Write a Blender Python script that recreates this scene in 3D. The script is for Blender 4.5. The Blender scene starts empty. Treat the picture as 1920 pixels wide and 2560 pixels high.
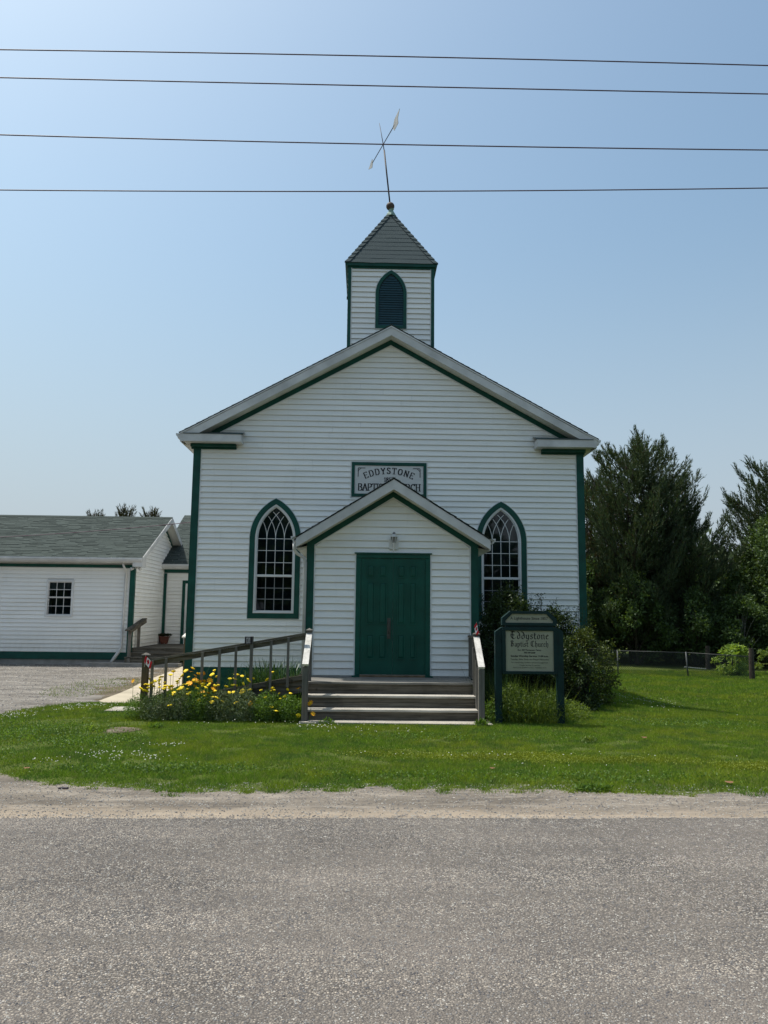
import bpy, math, random
import numpy as np
from mathutils import Vector, Matrix

random.seed(7)
rng = np.random.default_rng(7)
SC = bpy.context.scene
COL = SC.collection

# ------------------------------------------------------------------ camera
PITCH, YAW, ROLL, EYE = math.radians(7.5), math.radians(1.4), math.radians(0.62), 1.7
fwd = Vector((math.sin(YAW) * math.cos(PITCH), math.cos(YAW) * math.cos(PITCH), math.sin(PITCH)))
rt0 = Vector((math.cos(YAW), -math.sin(YAW), 0))
up0 = rt0.cross(fwd)
rt = rt0 * math.cos(ROLL) + up0 * math.sin(ROLL)
upv = up0 * math.cos(ROLL) - rt0 * math.sin(ROLL)
cam_data = bpy.data.cameras.new('camera')
cam = bpy.data.objects.new('camera', cam_data)
COL.objects.link(cam)
M = Matrix((rt, upv, -fwd)).transposed().to_4x4()
M.translation = Vector((0, 0, EYE))
cam.matrix_world = M
cam_data.sensor_fit = 'VERTICAL'
cam_data.sensor_height = 36
cam_data.sensor_width = 27
cam_data.lens = 27
cam_data.clip_start = 0.05
cam_data.clip_end = 3000
SC.camera = cam

# ------------------------------------------------------------------ sky, sun, exposure
SUN = Vector((-0.40, 0.20, 1.0)).normalized()
ELEV = math.asin(SUN.z)
AZ = math.atan2(SUN.x, SUN.y)          # clockwise from +Y
world = bpy.data.worlds.new('World')
SC.world = world
world.use_nodes = True
wn = world.node_tree
wn.nodes.clear()
sky = wn.nodes.new('ShaderNodeTexSky')
sky.sky_type = 'NISHITA'
sky.sun_disc = False
sky.sun_elevation = ELEV
sky.sun_rotation = AZ
sky.altitude = 200
sky.air_density = 1.4
sky.dust_density = 4.0
sky.ozone_density = 1.0
bg = wn.nodes.new('ShaderNodeBackground')
bg.inputs['Strength'].default_value = 0.142
wo = wn.nodes.new('ShaderNodeOutputWorld')
tint = wn.nodes.new('ShaderNodeMixRGB')
tint.blend_type = 'MULTIPLY'
tint.inputs[0].default_value = 1.0
tint.inputs[2].default_value = (0.848, 0.965, 0.954, 1)     # milky summer haze
wn.links.new(sky.outputs[0], tint.inputs[1])
# pale haze low over the whole horizon
tc = wn.nodes.new('ShaderNodeTexCoord')
sx = wn.nodes.new('ShaderNodeSeparateXYZ')
wn.links.new(tc.outputs['Generated'], sx.inputs[0])
mr_ = wn.nodes.new('ShaderNodeMapRange')
mr_.interpolation_type = 'SMOOTHSTEP'
mr_.inputs['From Min'].default_value = 0.0
mr_.inputs['From Max'].default_value = 0.5
mr_.inputs['To Min'].default_value = 0.8
mr_.inputs['To Max'].default_value = 0.0
wn.links.new(sx.outputs[2], mr_.inputs['Value'])
hz = wn.nodes.new('ShaderNodeMixRGB')
hz.inputs[2].default_value = (3.15, 3.62, 4.33, 1)
wn.links.new(mr_.outputs[0], hz.inputs[0])
wn.links.new(tint.outputs[0], hz.inputs[1])
wn.links.new(hz.outputs[0], bg.inputs[0])
wn.links.new(bg.outputs[0], wo.inputs[0])
sd = bpy.data.lights.new('sun', 'SUN')
sd.energy = 4.5
sd.angle = math.radians(1.2)
sd.color = (1.0, 0.95, 0.87)
sun = bpy.data.objects.new('sun', sd)
sun.rotation_euler = SUN.to_track_quat('Z', 'Y').to_euler()
sun.location = (0, 0, 30)
COL.objects.link(sun)
SC.view_settings.view_transform = 'Standard'
SC.view_settings.look = 'None'
SC.view_settings.exposure = 0.14
SC.view_settings.gamma = 1.0
SC.view_settings.use_curve_mapping = False
SC.render.engine = 'CYCLES'

# ------------------------------------------------------------------ materials
class NT:
    def __init__(s, name):
        s.m = bpy.data.materials.new(name)
        s.m.use_nodes = True
        s.t = s.m.node_tree
        s.t.nodes.clear()
        s.out = s.n('OutputMaterial')
    def n(s, kind, **kw):
        nd = s.t.nodes.new('ShaderNode' + kind)
        for k, v in kw.items():
            if k.startswith('i_'):
                nd.inputs[k[2:].replace('_', ' ')].default_value = v
            else:
                setattr(nd, k, v)
        return nd
    def l(s, a, b):
        s.t.links.new(a, b)
    def pos(s, scale=(1, 1, 1)):
        g = s.n('NewGeometry')
        mp = s.n('Mapping')
        mp.inputs['Scale'].default_value = scale
        s.l(g.outputs['Position'], mp.inputs['Vector'])
        return mp.outputs[0]
    def noise(s, vec, scale, detail=4, rough=0.55):
        nz = s.n('TexNoise')
        nz.inputs['Scale'].default_value = scale
        nz.inputs['Detail'].default_value = detail
        nz.inputs['Roughness'].default_value = rough
        s.l(vec, nz.inputs['Vector'])
        return nz.outputs[0]
    def ramp(s, fac, stops):
        r = s.n('ValToRGB')
        el = r.color_ramp.elements
        while len(el) < len(stops):
            el.new(0.5)
        for e, (p, c) in zip(el, stops):
            e.position = p
            e.color = (c[0], c[1], c[2], 1) if not isinstance(c, (int, float)) else (c, c, c, 1)
        s.l(fac, r.inputs[0])
        return r.outputs[0]
    def mix(s, fac, a, b, mode='MIX'):
        m = s.n('MixRGB', blend_type=mode)
        for sock, v in ((m.inputs[0], fac), (m.inputs[1], a), (m.inputs[2], b)):
            if isinstance(v, (int, float)):
                sock.default_value = v
            elif isinstance(v, tuple):
                sock.default_value = (v[0], v[1], v[2], 1)
            else:
                s.l(v, sock)
        return m.outputs[0]
    def bump(s, h, strength=0.3, dist=0.01):
        b = s.n('Bump')
        b.inputs['Strength'].default_value = strength
        b.inputs['Distance'].default_value = dist
        s.l(h, b.inputs['Height'])
        return b.outputs[0]
    def finish(s, col, rough=0.7, bump=None, spec=0.3, metal=0.0):
        p = s.n('BsdfPrincipled')
        if isinstance(col, tuple):
            p.inputs['Base Color'].default_value = (*col, 1)
        else:
            s.l(col, p.inputs['Base Color'])
        if isinstance(rough, (int, float)):
            p.inputs['Roughness'].default_value = rough
        else:
            s.l(rough, p.inputs['Roughness'])
        p.inputs['Specular IOR Level'].default_value = spec
        p.inputs['Metallic'].default_value = metal
        if bump is not None:
            s.l(bump, p.inputs['Normal'])
        s.l(p.outputs[0], s.out.inputs[0])
        return s.m

def simple(name, col, rough=0.6, var=0.12, scale=3.0, fine=60.0, bs=0.15, spec=0.3, metal=0.0, stretch=(1, 1, 1)):
    t = NT(name)
    p = t.pos(stretch)
    a = t.noise(p, scale)
    oi = t.n('ObjectInfo')
    dark = tuple(c * (1 - var * 1.6) for c in col)
    lite = tuple(min(1, c * (1 + var)) for c in col)
    c = t.mix(t.ramp(a, [(0.3, 0.0), (0.7, 1.0)]), dark, lite)
    rnd = t.ramp(oi.outputs['Random'], [(0.0, 1 - var * 0.5), (1.0, 1.0)])
    c = t.mix(1.0, c, rnd, 'MULTIPLY')
    b = t.noise(p, fine, 3)
    return t.finish(c, rough, t.bump(b, bs, 0.004), spec, metal)

def mat_vinyl():
    t = NT('white_vinyl')
    p = t.pos((0.15, 1, 1.0))
    a = t.noise(p, 5.0, 5)
    oi = t.n('ObjectInfo')
    c = t.mix(t.ramp(a, [(0.35, 0.0), (0.7, 1.0)]), (0.80, 0.79, 0.755), (0.87, 0.86, 0.825))
    c = t.mix(1.0, c, t.ramp(oi.outputs['Random'], [(0, 0.95), (1, 1.0)]), 'MULTIPLY')
    # mildew and splash dirt near the ground and in blotches
    q = t.pos((1, 1, 1))
    d = t.noise(q, 1.3, 6, 0.65)
    c = t.mix(t.ramp(d, [(0.55, 0.0), (0.8, 0.28)]), c, (0.50, 0.50, 0.42))
    gm = t.n('NewGeometry')
    sp = t.n('SeparateXYZ')
    t.l(gm.outputs['Position'], sp.inputs[0])
    mr = t.n('MapRange')
    mr.inputs['From Min'].default_value = 0.5
    mr.inputs['From Max'].default_value = 1.1
    mr.inputs['To Min'].default_value = 0.55
    mr.inputs['To Max'].default_value = 0.0
    t.l(sp.outputs[2], mr.inputs['Value'])
    dn = t.noise(t.pos((3, 3, 1)), 2.5, 5, 0.7)
    ml = t.n('Math', operation='MULTIPLY')
    t.l(mr.outputs[0], ml.inputs[0])
    t.l(dn, ml.inputs[1])
    c = t.mix(ml.outputs[0], c, (0.42, 0.40, 0.33))
    st = t.noise(t.pos((9, 9, 0.5)), 1.6, 4, 0.6)
    c = t.mix(t.ramp(st, [(0.60, 0.0), (0.80, 0.22)]), c, (0.52, 0.51, 0.47))
    g = t.noise(t.pos((1, 1, 14)), 30, 2)
    return t.finish(c, 0.45, t.bump(g, 0.12, 0.002), 0.35)

def mat_wood(name, axis, dark, lite, rot=0.0):
    t = NT(name)
    sc = [22, 22, 22]
    sc[axis] = 1.2
    g = t.n('NewGeometry')
    mp = t.n('Mapping')
    mp.inputs['Scale'].default_value = sc
    mp.inputs['Rotation'].default_value = (0, rot, 0)
    t.l(g.outputs['Position'], mp.inputs['Vector'])
    oi = t.n('ObjectInfo')
    off = t.n('VectorMath', operation='ADD')
    t.l(mp.outputs[0], off.inputs[0])
    mul = t.n('Math', operation='MULTIPLY')
    mul.inputs[1].default_value = 50
    t.l(oi.outputs['Random'], mul.inputs[0])
    t.l(mul.outputs[0], off.inputs[1])
    a = t.noise(off.outputs[0], 1.0, 6, 0.7)
    c = t.mix(t.ramp(a, [(0.32, 0.0), (0.66, 1.0)]), dark, lite)
    b = t.noise(t.pos((1, 1, 1)), 2.3, 5, 0.6)
    c = t.mix(t.ramp(b, [(0.45, 0.0), (0.75, 0.45)]), c, tuple(x * 0.45 for x in dark))
    k = t.n('TexVoronoi')
    k.inputs['Scale'].default_value = 3.1
    t.l(t.pos((1, 1, 1)), k.inputs['Vector'])
    c = t.mix(t.ramp(k.outputs['Distance'], [(0.04, 0.6), (0.09, 0.0)]), c, (0.03, 0.022, 0.016))
    c = t.mix(1.0, c, t.ramp(oi.outputs['Random'], [(0, 0.75), (1, 1.0)]), 'MULTIPLY')
    return t.finish(c, 0.85, t.bump(a, 0.5, 0.004), 0.15)

def mat_shingle(name, base, var=0.38):
    t = NT(name)
    g = t.n('NewGeometry')
    n1 = t.noise(t.pos(), 90, 3, 0.8)
    n2 = t.noise(t.pos(), 1.1, 4)
    c = t.mix(g.outputs['Random Per Island'], tuple(x * (1 - var) for x in base), tuple(x * (1 + var * .65) for x in base))
    c = t.mix(t.ramp(n1, [(0.35, 0.0), (0.7, 0.6)]), c, tuple(x * 1.7 for x in base))
    c = t.mix(t.ramp(n2, [(0.4, 0.0), (0.8, 0.15)]), c, tuple(x * 0.6 for x in base))
    return t.finish(c, 0.95, t.bump(n1, 0.5, 0.006), 0.1)

def mat_leaf(name, a, b, trans=0.35, rough=0.55, spot=None):
    t = NT(name)
    g = t.n('NewGeometry')
    r = g.outputs['Random Per Island']
    n = t.noise(t.pos(), 1.6, 3)
    c = t.mix(r, a, b)
    c = t.mix(t.ramp(n, [(0.35, 0.0), (0.7, 0.5)]), c, tuple(x * 0.6 for x in a))
    if spot:
        c = t.mix(t.ramp(r, [(0.93, 0.0), (0.95, 1.0)]), c, spot)
    d = t.n('BsdfDiffuse')
    tr = t.n('BsdfTranslucent')
    gl = t.n('BsdfGlossy')
    gl.inputs['Roughness'].default_value = rough
    gl.inputs['Color'].default_value = (0.6, 0.65, 0.6, 1)
    t.l(c, d.inputs[0])
    t.l(t.mix(1.0, c, (1.3, 1.25, 0.5), 'MULTIPLY'), tr.inputs[0])
    m1 = t.n('MixShader')
    m1.inputs[0].default_value = trans
    t.l(d.outputs[0], m1.inputs[1])
    t.l(tr.outputs[0], m1.inputs[2])
    m2 = t.n('MixShader')
    m2.inputs[0].default_value = 0.035
    t.l(m1.outputs[0], m2.inputs[1])
    t.l(gl.outputs[0], m2.inputs[2])
    t.l(m2.outputs[0], t.out.inputs[0])
    return t.m

def mat_lawn():
    t = NT('lawn_soil')
    n1 = t.noise(t.pos(), 0.7, 5)
    n2 = t.noise(t.pos(), 22, 4, 0.7)
    c = t.mix(t.ramp(n2, [(0.3, 0.0), (0.7, 1.0)]), (0.040, 0.055, 0.014), (0.10, 0.13, 0.030))
    c = t.mix(t.ramp(n1, [(0.5, 0.0), (0.75, 0.5)]), c, (0.075, 0.085, 0.03))
    return t.finish(c, 0.95, t.bump(n2, 0.6, 0.02), 0.05)

def mat_grass():
    t = NT('grass_blades')
    g = t.n('NewGeometry')
    r = g.outputs['Random Per Island']
    c = t.mix(r, (0.080, 0.165, 0.012), (0.205, 0.315, 0.036))
    n = t.noise(t.pos(), 0.55, 4, 0.6)
    c = t.mix(t.ramp(n, [(0.42, 0.0), (0.62, 0.75)]), c, (0.24, 0.29, 0.026))
    n3 = t.noise(t.pos((1, 1, 1)), 2.6, 4, 0.6)
    c = t.mix(t.ramp(n3, [(0.46, 0.0), (0.62, 0.7)]), c, (0.070, 0.150, 0.034))
    n7 = t.noise(t.pos(), 8.0, 3, 0.7)
    c = t.mix(t.ramp(n7, [(0.52, 0.0), (0.72, 0.55)]), c, (0.15, 0.16, 0.06))
    c = t.mix(t.ramp(r, [(0.93, 0.0), (0.96, 0.8)]), c, (0.30, 0.27, 0.12))
    d = t.n('BsdfDiffuse')
    tr = t.n('BsdfTranslucent')
    t.l(c, d.inputs[0])
    t.l(c, tr.inputs[0])
    m1 = t.n('MixShader')
    m1.inputs[0].default_value = 0.35
    t.l(d.outputs[0], m1.inputs[1])
    t.l(tr.outputs[0], m1.inputs[2])
    t.l(m1.outputs[0], t.out.inputs[0])
    return t.m

def mat_asphalt():
    t = NT('chip_seal_asphalt')
    v = t.n('TexVoronoi', feature='F1')
    v.inputs['Scale'].default_value = 88
    v.inputs['Randomness'].default_value = 1.0
    ps = t.pos()
    t.l(ps, v.inputs['Vector'])
    v2 = t.n('TexVoronoi', feature='F1')
    v2.inputs['Scale'].default_value = 150
    t.l(ps, v2.inputs['Vector'])
    sep = t.n('SeparateColor')
    t.l(v.outputs['Color'], sep.inputs[0])
    stone = t.ramp(sep.outputs[0], [(0.0, (0.085, 0.074, 0.064)), (0.35, (0.190, 0.168, 0.146)), (0.6, (0.275, 0.243, 0.208)), (0.85, (0.38, 0.335, 0.28)), (1.0, (0.64, 0.56, 0.46))])
    gap = t.ramp(v.outputs['Distance'], [(0.35, 0.0), (0.62, 0.85)])
    c = t.mix(gap, stone, (0.045, 0.045, 0.048))
    n2 = t.noise(ps, 0.9, 5, 0.6)
    c = t.mix(t.ramp(n2, [(0.35, 0.0), (0.7, 0.35)]), c, (0.30, 0.262, 0.225))
    n3 = t.noise(t.pos((0.25, 1, 1)), 1.5, 3)
    c = t.mix(1.0, c, t.ramp(n3, [(0.3, 0.80), (0.7, 1.08)]), 'MULTIPLY')
    # wheel tracks and scuffed bands running along the road
    n4 = t.noise(t.pos((0.10, 1.0, 1)), 2.2, 5, 0.6)
    c = t.mix(t.ramp(n4, [(0.40, 0.0), (0.60, 0.55)]), c, (0.125, 0.112, 0.100))
    n5 = t.noise(t.pos((1, 1, 1)), 0.35, 3, 0.5)
    c = t.mix(t.ramp(n5, [(0.42, 0.0), (0.66, 0.25)]), c, (0.30, 0.26, 0.225))
    n6 = t.noise(t.pos((1, 1.6, 1)), 7.0, 4, 0.6)
    c = t.mix(t.ramp(n6, [(0.58, 0.0), (0.74, 0.35)]), c, (0.10, 0.094, 0.088))
    inv = t.n('Math', operation='SUBTRACT')
    inv.inputs[0].default_value = 1.0
    t.l(v.outputs['Distance'], inv.inputs[1])
    ad = t.n('Math', operation='ADD')
    t.l(inv.outputs[0], ad.inputs[0])
    t.l(sep.outputs[1], ad.inputs[1])
    b = t.bump(ad.outputs[0], 1.0, 0.008)
    return t.finish(c, 0.9, b, 0.15)

def mat_gravel(name, a, b_, tint, sand_y=False):
    t = NT(name)
    ps = t.pos()
    v = t.n('TexVoronoi', feature='F1')
    v.inputs['Scale'].default_value = 60
    t.l(ps, v.inputs['Vector'])
    sep = t.n('SeparateColor')
    t.l(v.outputs['Color'], sep.inputs[0])
    n0 = t.noise(ps, 70, 4, 0.8)
    c = t.mix(t.ramp(sep.outputs[0], [(0.2, 0.0), (0.95, 1.0)]), a, b_)
    c = t.mix(t.ramp(n0, [(0.3, 0.0), (0.7, 0.7)]), c, tint)
    n1 = t.noise(t.pos((0.35, 1.2, 1)), 1.6, 5, 0.6)
    c = t.mix(t.ramp(n1, [(0.38, 0.0), (0.62, 0.75)]), c, tuple(x * 0.62 for x in a))
    n8 = t.noise(t.pos((0.5, 2.2, 1)), 3.2, 5, 0.65)
    c = t.mix(t.ramp(n8, [(0.50, 0.0), (0.64, 0.6)]), c, tuple(x * 1.25 for x in b_))
    n9 = t.noise(t.pos((1, 1, 1)), 14, 4, 0.7)
    c = t.mix(t.ramp(n9, [(0.56, 0.0), (0.70, 0.6)]), c, tuple(x * 0.5 for x in a))
    if sand_y:
        g = t.n('NewGeometry')
        sp = t.n('SeparateXYZ')
        t.l(g.outputs['Position'], sp.inputs[0])
        nn = t.noise(t.pos((0.5, 1, 1)), 3.0, 4)
        ad = t.n('Math', operation='MULTIPLY_ADD')
        t.l(nn, ad.inputs[0])
        ad.inputs[1].default_value = 0.5
        t.l(sp.outputs[1], ad.inputs[2])
        mr = t.n('MapRange')
        mr.inputs['From Min'].default_value = 6.95
        mr.inputs['From Max'].default_value = 7.35
        mr.inputs['To Min'].default_value = 0.8
        mr.inputs['To Max'].default_value = 0.0
        t.l(ad.outputs[0], mr.inputs['Value'])
        c = t.mix(mr.outputs[0], c, (0.37, 0.30, 0.225))
    return t.finish(c, 0.95, t.bump(v.outputs['Distance'], 0.55, 0.006), 0.08)

def mat_glass():
    t = NT('window_glass')
    tr = t.n('BsdfTransparent')
    tr.inputs[0].default_value = (0.32, 0.38, 0.42, 1)
    gl = t.n('BsdfGlossy')
    gl.inputs['Roughness'].default_value = 0.03
    nz = t.noise(t.pos(), 0.9, 2)
    t.l(t.bump(nz, 0.08, 0.05), gl.inputs['Normal'])
    fr = t.n('Fresnel')
    fr.inputs[0].default_value = 1.6
    mx = t.n('MixShader')
    t.l(fr.outputs[0], mx.inputs[0])
    t.l(tr.outputs[0], mx.inputs[1])
    t.l(gl.outputs[0], mx.inputs[2])
    t.l(mx.outputs[0], t.out.inputs[0])
    return t.m

V = {}
V['vinyl'] = mat_vinyl()
V['white'] = simple('white_trim_paint', (0.66, 0.66, 0.65), 0.5, 0.06, 2.0)
V['alu'] = simple('white_aluminium', (0.56, 0.56, 0.55), 0.4, 0.12, 2.5, bs=0.08)
V['green'] = simple('dark_green_paint', (0.002, 0.062, 0.045), 0.5, 0.18, 4.0, bs=0.1)
V['doorgreen'] = simple('door_green_paint', (0.002, 0.072, 0.050), 0.42, 0.15, 3.0, bs=0.08)
V['soffit'] = simple('soffit_vinyl', (0.58, 0.575, 0.53), 0.6, 0.1, 2.0)
GW_D, GW_L = (0.058, 0.050, 0.038), (0.20, 0.178, 0.142)
V['woodx'] = mat_wood('weathered_wood_x', 0, GW_D, GW_L)
V['woody'] = mat_wood('weathered_wood_y', 1, GW_D, GW_L)
V['woodz'] = mat_wood('weathered_wood_z', 2, (0.10, 0.092, 0.08), (0.24, 0.225, 0.20))
V['capwood'] = mat_wood('sunlit_tone_wood', 1, (0.55, 0.53, 0.49), (0.85, 0.83, 0.78))  # sunlight on the rail caps is put into this pale colour
V['treadwood'] = mat_wood('sunlit_tone_tread', 0, (0.28, 0.255, 0.215), (0.60, 0.565, 0.50))  # paler than the other stair wood, painting in sun on the treads
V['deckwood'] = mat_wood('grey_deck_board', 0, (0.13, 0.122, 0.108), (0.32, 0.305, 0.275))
V['brownwood'] = mat_wood('brown_treated_wood', 2, (0.10, 0.072, 0.042), (0.20, 0.155, 0.10))
V['shingle'] = mat_shingle('green_grey_shingle', (0.052, 0.064, 0.059), 0.26)
V['shingle2'] = mat_shingle('grey_shingle', (0.080, 0.102, 0.104))
V['shingle3'] = mat_shingle('belfry_shingle', (0.050, 0.066, 0.070), 0.12)
V['concrete'] = simple('pale_concrete', (0.36, 0.33, 0.28), 0.9, 0.16, 2.5, 80, 0.4)
V['concrete2'] = simple('grey_concrete', (0.30, 0.285, 0.26), 0.95, 0.2, 3.0, 60, 0.4)
V['black'] = simple('black_lettering', (0.012, 0.011, 0.014), 0.6, 0.1)
V['iron'] = simple('dark_iron', (0.045, 0.035, 0.032), 0.6, 0.2, metal=0.3)
V['steel'] = simple('galvanised_steel', (0.10, 0.105, 0.105), 0.6, 0.15)
V['meshwire'] = simple('fence_wire', (0.055, 0.06, 0.06), 0.6, 0.15)
V['brass'] = simple('worn_brass', (0.095, 0.092, 0.078), 0.8, 0.2, 20.0, spec=0.1)
V['ball'] = simple('weathered_ball', (0.085, 0.062, 0.050), 0.7, 0.3, 8.0)
V['copper'] = simple('verdigris_copper', (0.22, 0.33, 0.28), 0.7, 0.4, 12.0)
V['lampglass'] = simple('smoked_lamp_glass', (0.16, 0.16, 0.145), 0.25, 0.2)
V['terracotta'] = simple('brown_plastic_pot', (0.17, 0.060, 0.040), 0.6, 0.15)
V['red'] = simple('flag_red', (0.55, 0.012, 0.02), 0.7, 0.1)
V['flagwhite'] = simple('flag_white', (0.78, 0.76, 0.76), 0.7, 0.05)
V['signcream'] = simple('cream_sign_face', (0.34, 0.335, 0.25), 0.5, 0.08, 2.0)
V['signgreen'] = simple('sign_green_paint', (0.002, 0.024, 0.024), 0.55, 0.2, 6.0)
V['plaque'] = simple('dark_plaque', (0.030, 0.022, 0.026), 0.6, 0.3, 20)
V['plaquetext'] = simple('dull_silver_lettering', (0.35, 0.33, 0.34), 0.6, 0.2, 20)
V['room'] = simple('reflection_tone_backing', (0.06, 0.10, 0.13), 0.9, 0.3, 1.0)  # bluish tone stands in for reflections in the window panes
V['curtain'] = simple('grey_net_curtain', (0.45, 0.46, 0.46), 0.9, 0.3, 12, stretch=(4, 1, 0.5))
V['drape'] = simple('beige_drape', (0.13, 0.125, 0.12), 0.9, 0.2, 9, stretch=(6, 1, 0.3))
V['muntin'] = simple('grey_grille', (0.25, 0.26, 0.27), 0.5, 0.05)
V['glass'] = mat_glass()
V['lawn'] = mat_lawn()
V['grass'] = mat_grass()
V['asphalt'] = mat_asphalt()
V['shoulder'] = mat_gravel('sandy_shoulder', (0.150, 0.130, 0.108), (0.245, 0.215, 0.18), (0.225, 0.195, 0.16), True)
V['drive'] = mat_gravel('grey_gravel', (0.135, 0.122, 0.108), (0.26, 0.24, 0.215), (0.19, 0.175, 0.155))
V['dirt'] = mat_gravel('brown_bare_earth', (0.090, 0.072, 0.048), (0.20, 0.17, 0.13), (0.135, 0.113, 0.080))
V['bark'] = simple('pine_bark', (0.055, 0.045, 0.036), 0.95, 0.4, 8, 30, 0.8)
V['palebark'] = simple('pale_bark', (0.20, 0.19, 0.165), 0.95, 0.4, 8, 30, 0.8)
V['needle'] = mat_leaf('pine_needles', (0.036, 0.058, 0.030), (0.095, 0.135, 0.062), 0.2, spot=(0.10, 0.07, 0.035))
V['needle2'] = mat_leaf('pine_needles_rusty', (0.040, 0.042, 0.022), (0.085, 0.085, 0.042), 0.2, spot=(0.14, 0.05, 0.03))
V['leafd'] = mat_leaf('broad_leaves', (0.034, 0.066, 0.020), (0.105, 0.165, 0.046))
V['leafb'] = mat_leaf('bright_leaves', (0.13, 0.23, 0.03), (0.32, 0.42, 0.08), 0.45)
V['leafs'] = mat_leaf('shrub_leaves', (0.016, 0.034, 0.011), (0.058, 0.088, 0.026), 0.3, 0.45)
V['yarrow'] = mat_leaf('grey_green_foliage', (0.080, 0.120, 0.055), (0.20, 0.25, 0.13), 0.25)
V['mid'] = mat_leaf('fresh_green_foliage', (0.065, 0.135, 0.018), (0.16, 0.27, 0.04), 0.4)
V['daylily'] = mat_leaf('strap_leaves', (0.020, 0.050, 0.018), (0.050, 0.105, 0.034), 0.3, 0.35)
V['weed'] = mat_leaf('weed_leaves', (0.085, 0.145, 0.022), (0.22, 0.29, 0.06), 0.45)
V['yellow'] = simple('yellow_petals', (0.86, 0.63, 0.015), 0.7, 0.12, 30)
V['orange'] = simple('orange_petals', (0.80, 0.36, 0.01), 0.7, 0.12, 30)
V['pink'] = simple('magenta_petals', (0.35, 0.03, 0.14), 0.7, 0.1)
V['cloverwhite'] = simple('clover_blossom', (0.62, 0.62, 0.52), 0.8, 0.1)
V['platemetal'] = simple('weathered_vane_plate', (0.36, 0.36, 0.35), 0.6, 0.2, 6)
V['wire'] = simple('power_line', (0.085, 0.055, 0.075), 0.6, 0.1)
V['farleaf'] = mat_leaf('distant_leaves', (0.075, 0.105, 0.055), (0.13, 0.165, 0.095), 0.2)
V['deadleaf'] = simple('dry_leaf', (0.19, 0.095, 0.045), 0.8, 0.2, 20)
V['rubber'] = simple('dark_scrap', (0.035, 0.025, 0.032), 0.6, 0.4, 30)
V['paver'] = simple('buff_concrete_walk', (0.42, 0.365, 0.275), 0.9, 0.10, 1.5, 90, 0.35)

# ------------------------------------------------------------------ object helpers
OFF = {}
def tag(o, label=None, cat=None, group=None, kind=None):
    if label: o['label'] = label
    if cat: o['category'] = cat
    if group: o['group'] = group
    if kind: o['kind'] = kind
    return o

def empty(name, loc, label, cat, group=None):
    o = bpy.data.objects.new(name, None)
    o.empty_display_size = 0.2
    o.location = loc
    COL.objects.link(o)
    OFF[o.name] = Vector(loc)
    return tag(o, label, cat, group)

def link(name, me, mat, parent=None, origin=None):
    """mesh given in world coordinates -> one object, parented, stored in local coordinates"""
    o = bpy.data.objects.new(name, me)
    base = OFF[parent.name] if parent is not None else Vector((0, 0, 0))
    if parent is not None:
        o.parent = parent
        me.transform(Matrix.Translation(-base))
    elif origin is not None:
        base = Vector(origin)
        o.location = base
        me.transform(Matrix.Translation(-base))
    COL.objects.link(o)
    OFF[o.name] = base
    if mat is not None:
        for m in (mat if isinstance(mat, (list, tuple)) else [mat]):
            me.materials.append(m)
    return o

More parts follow.
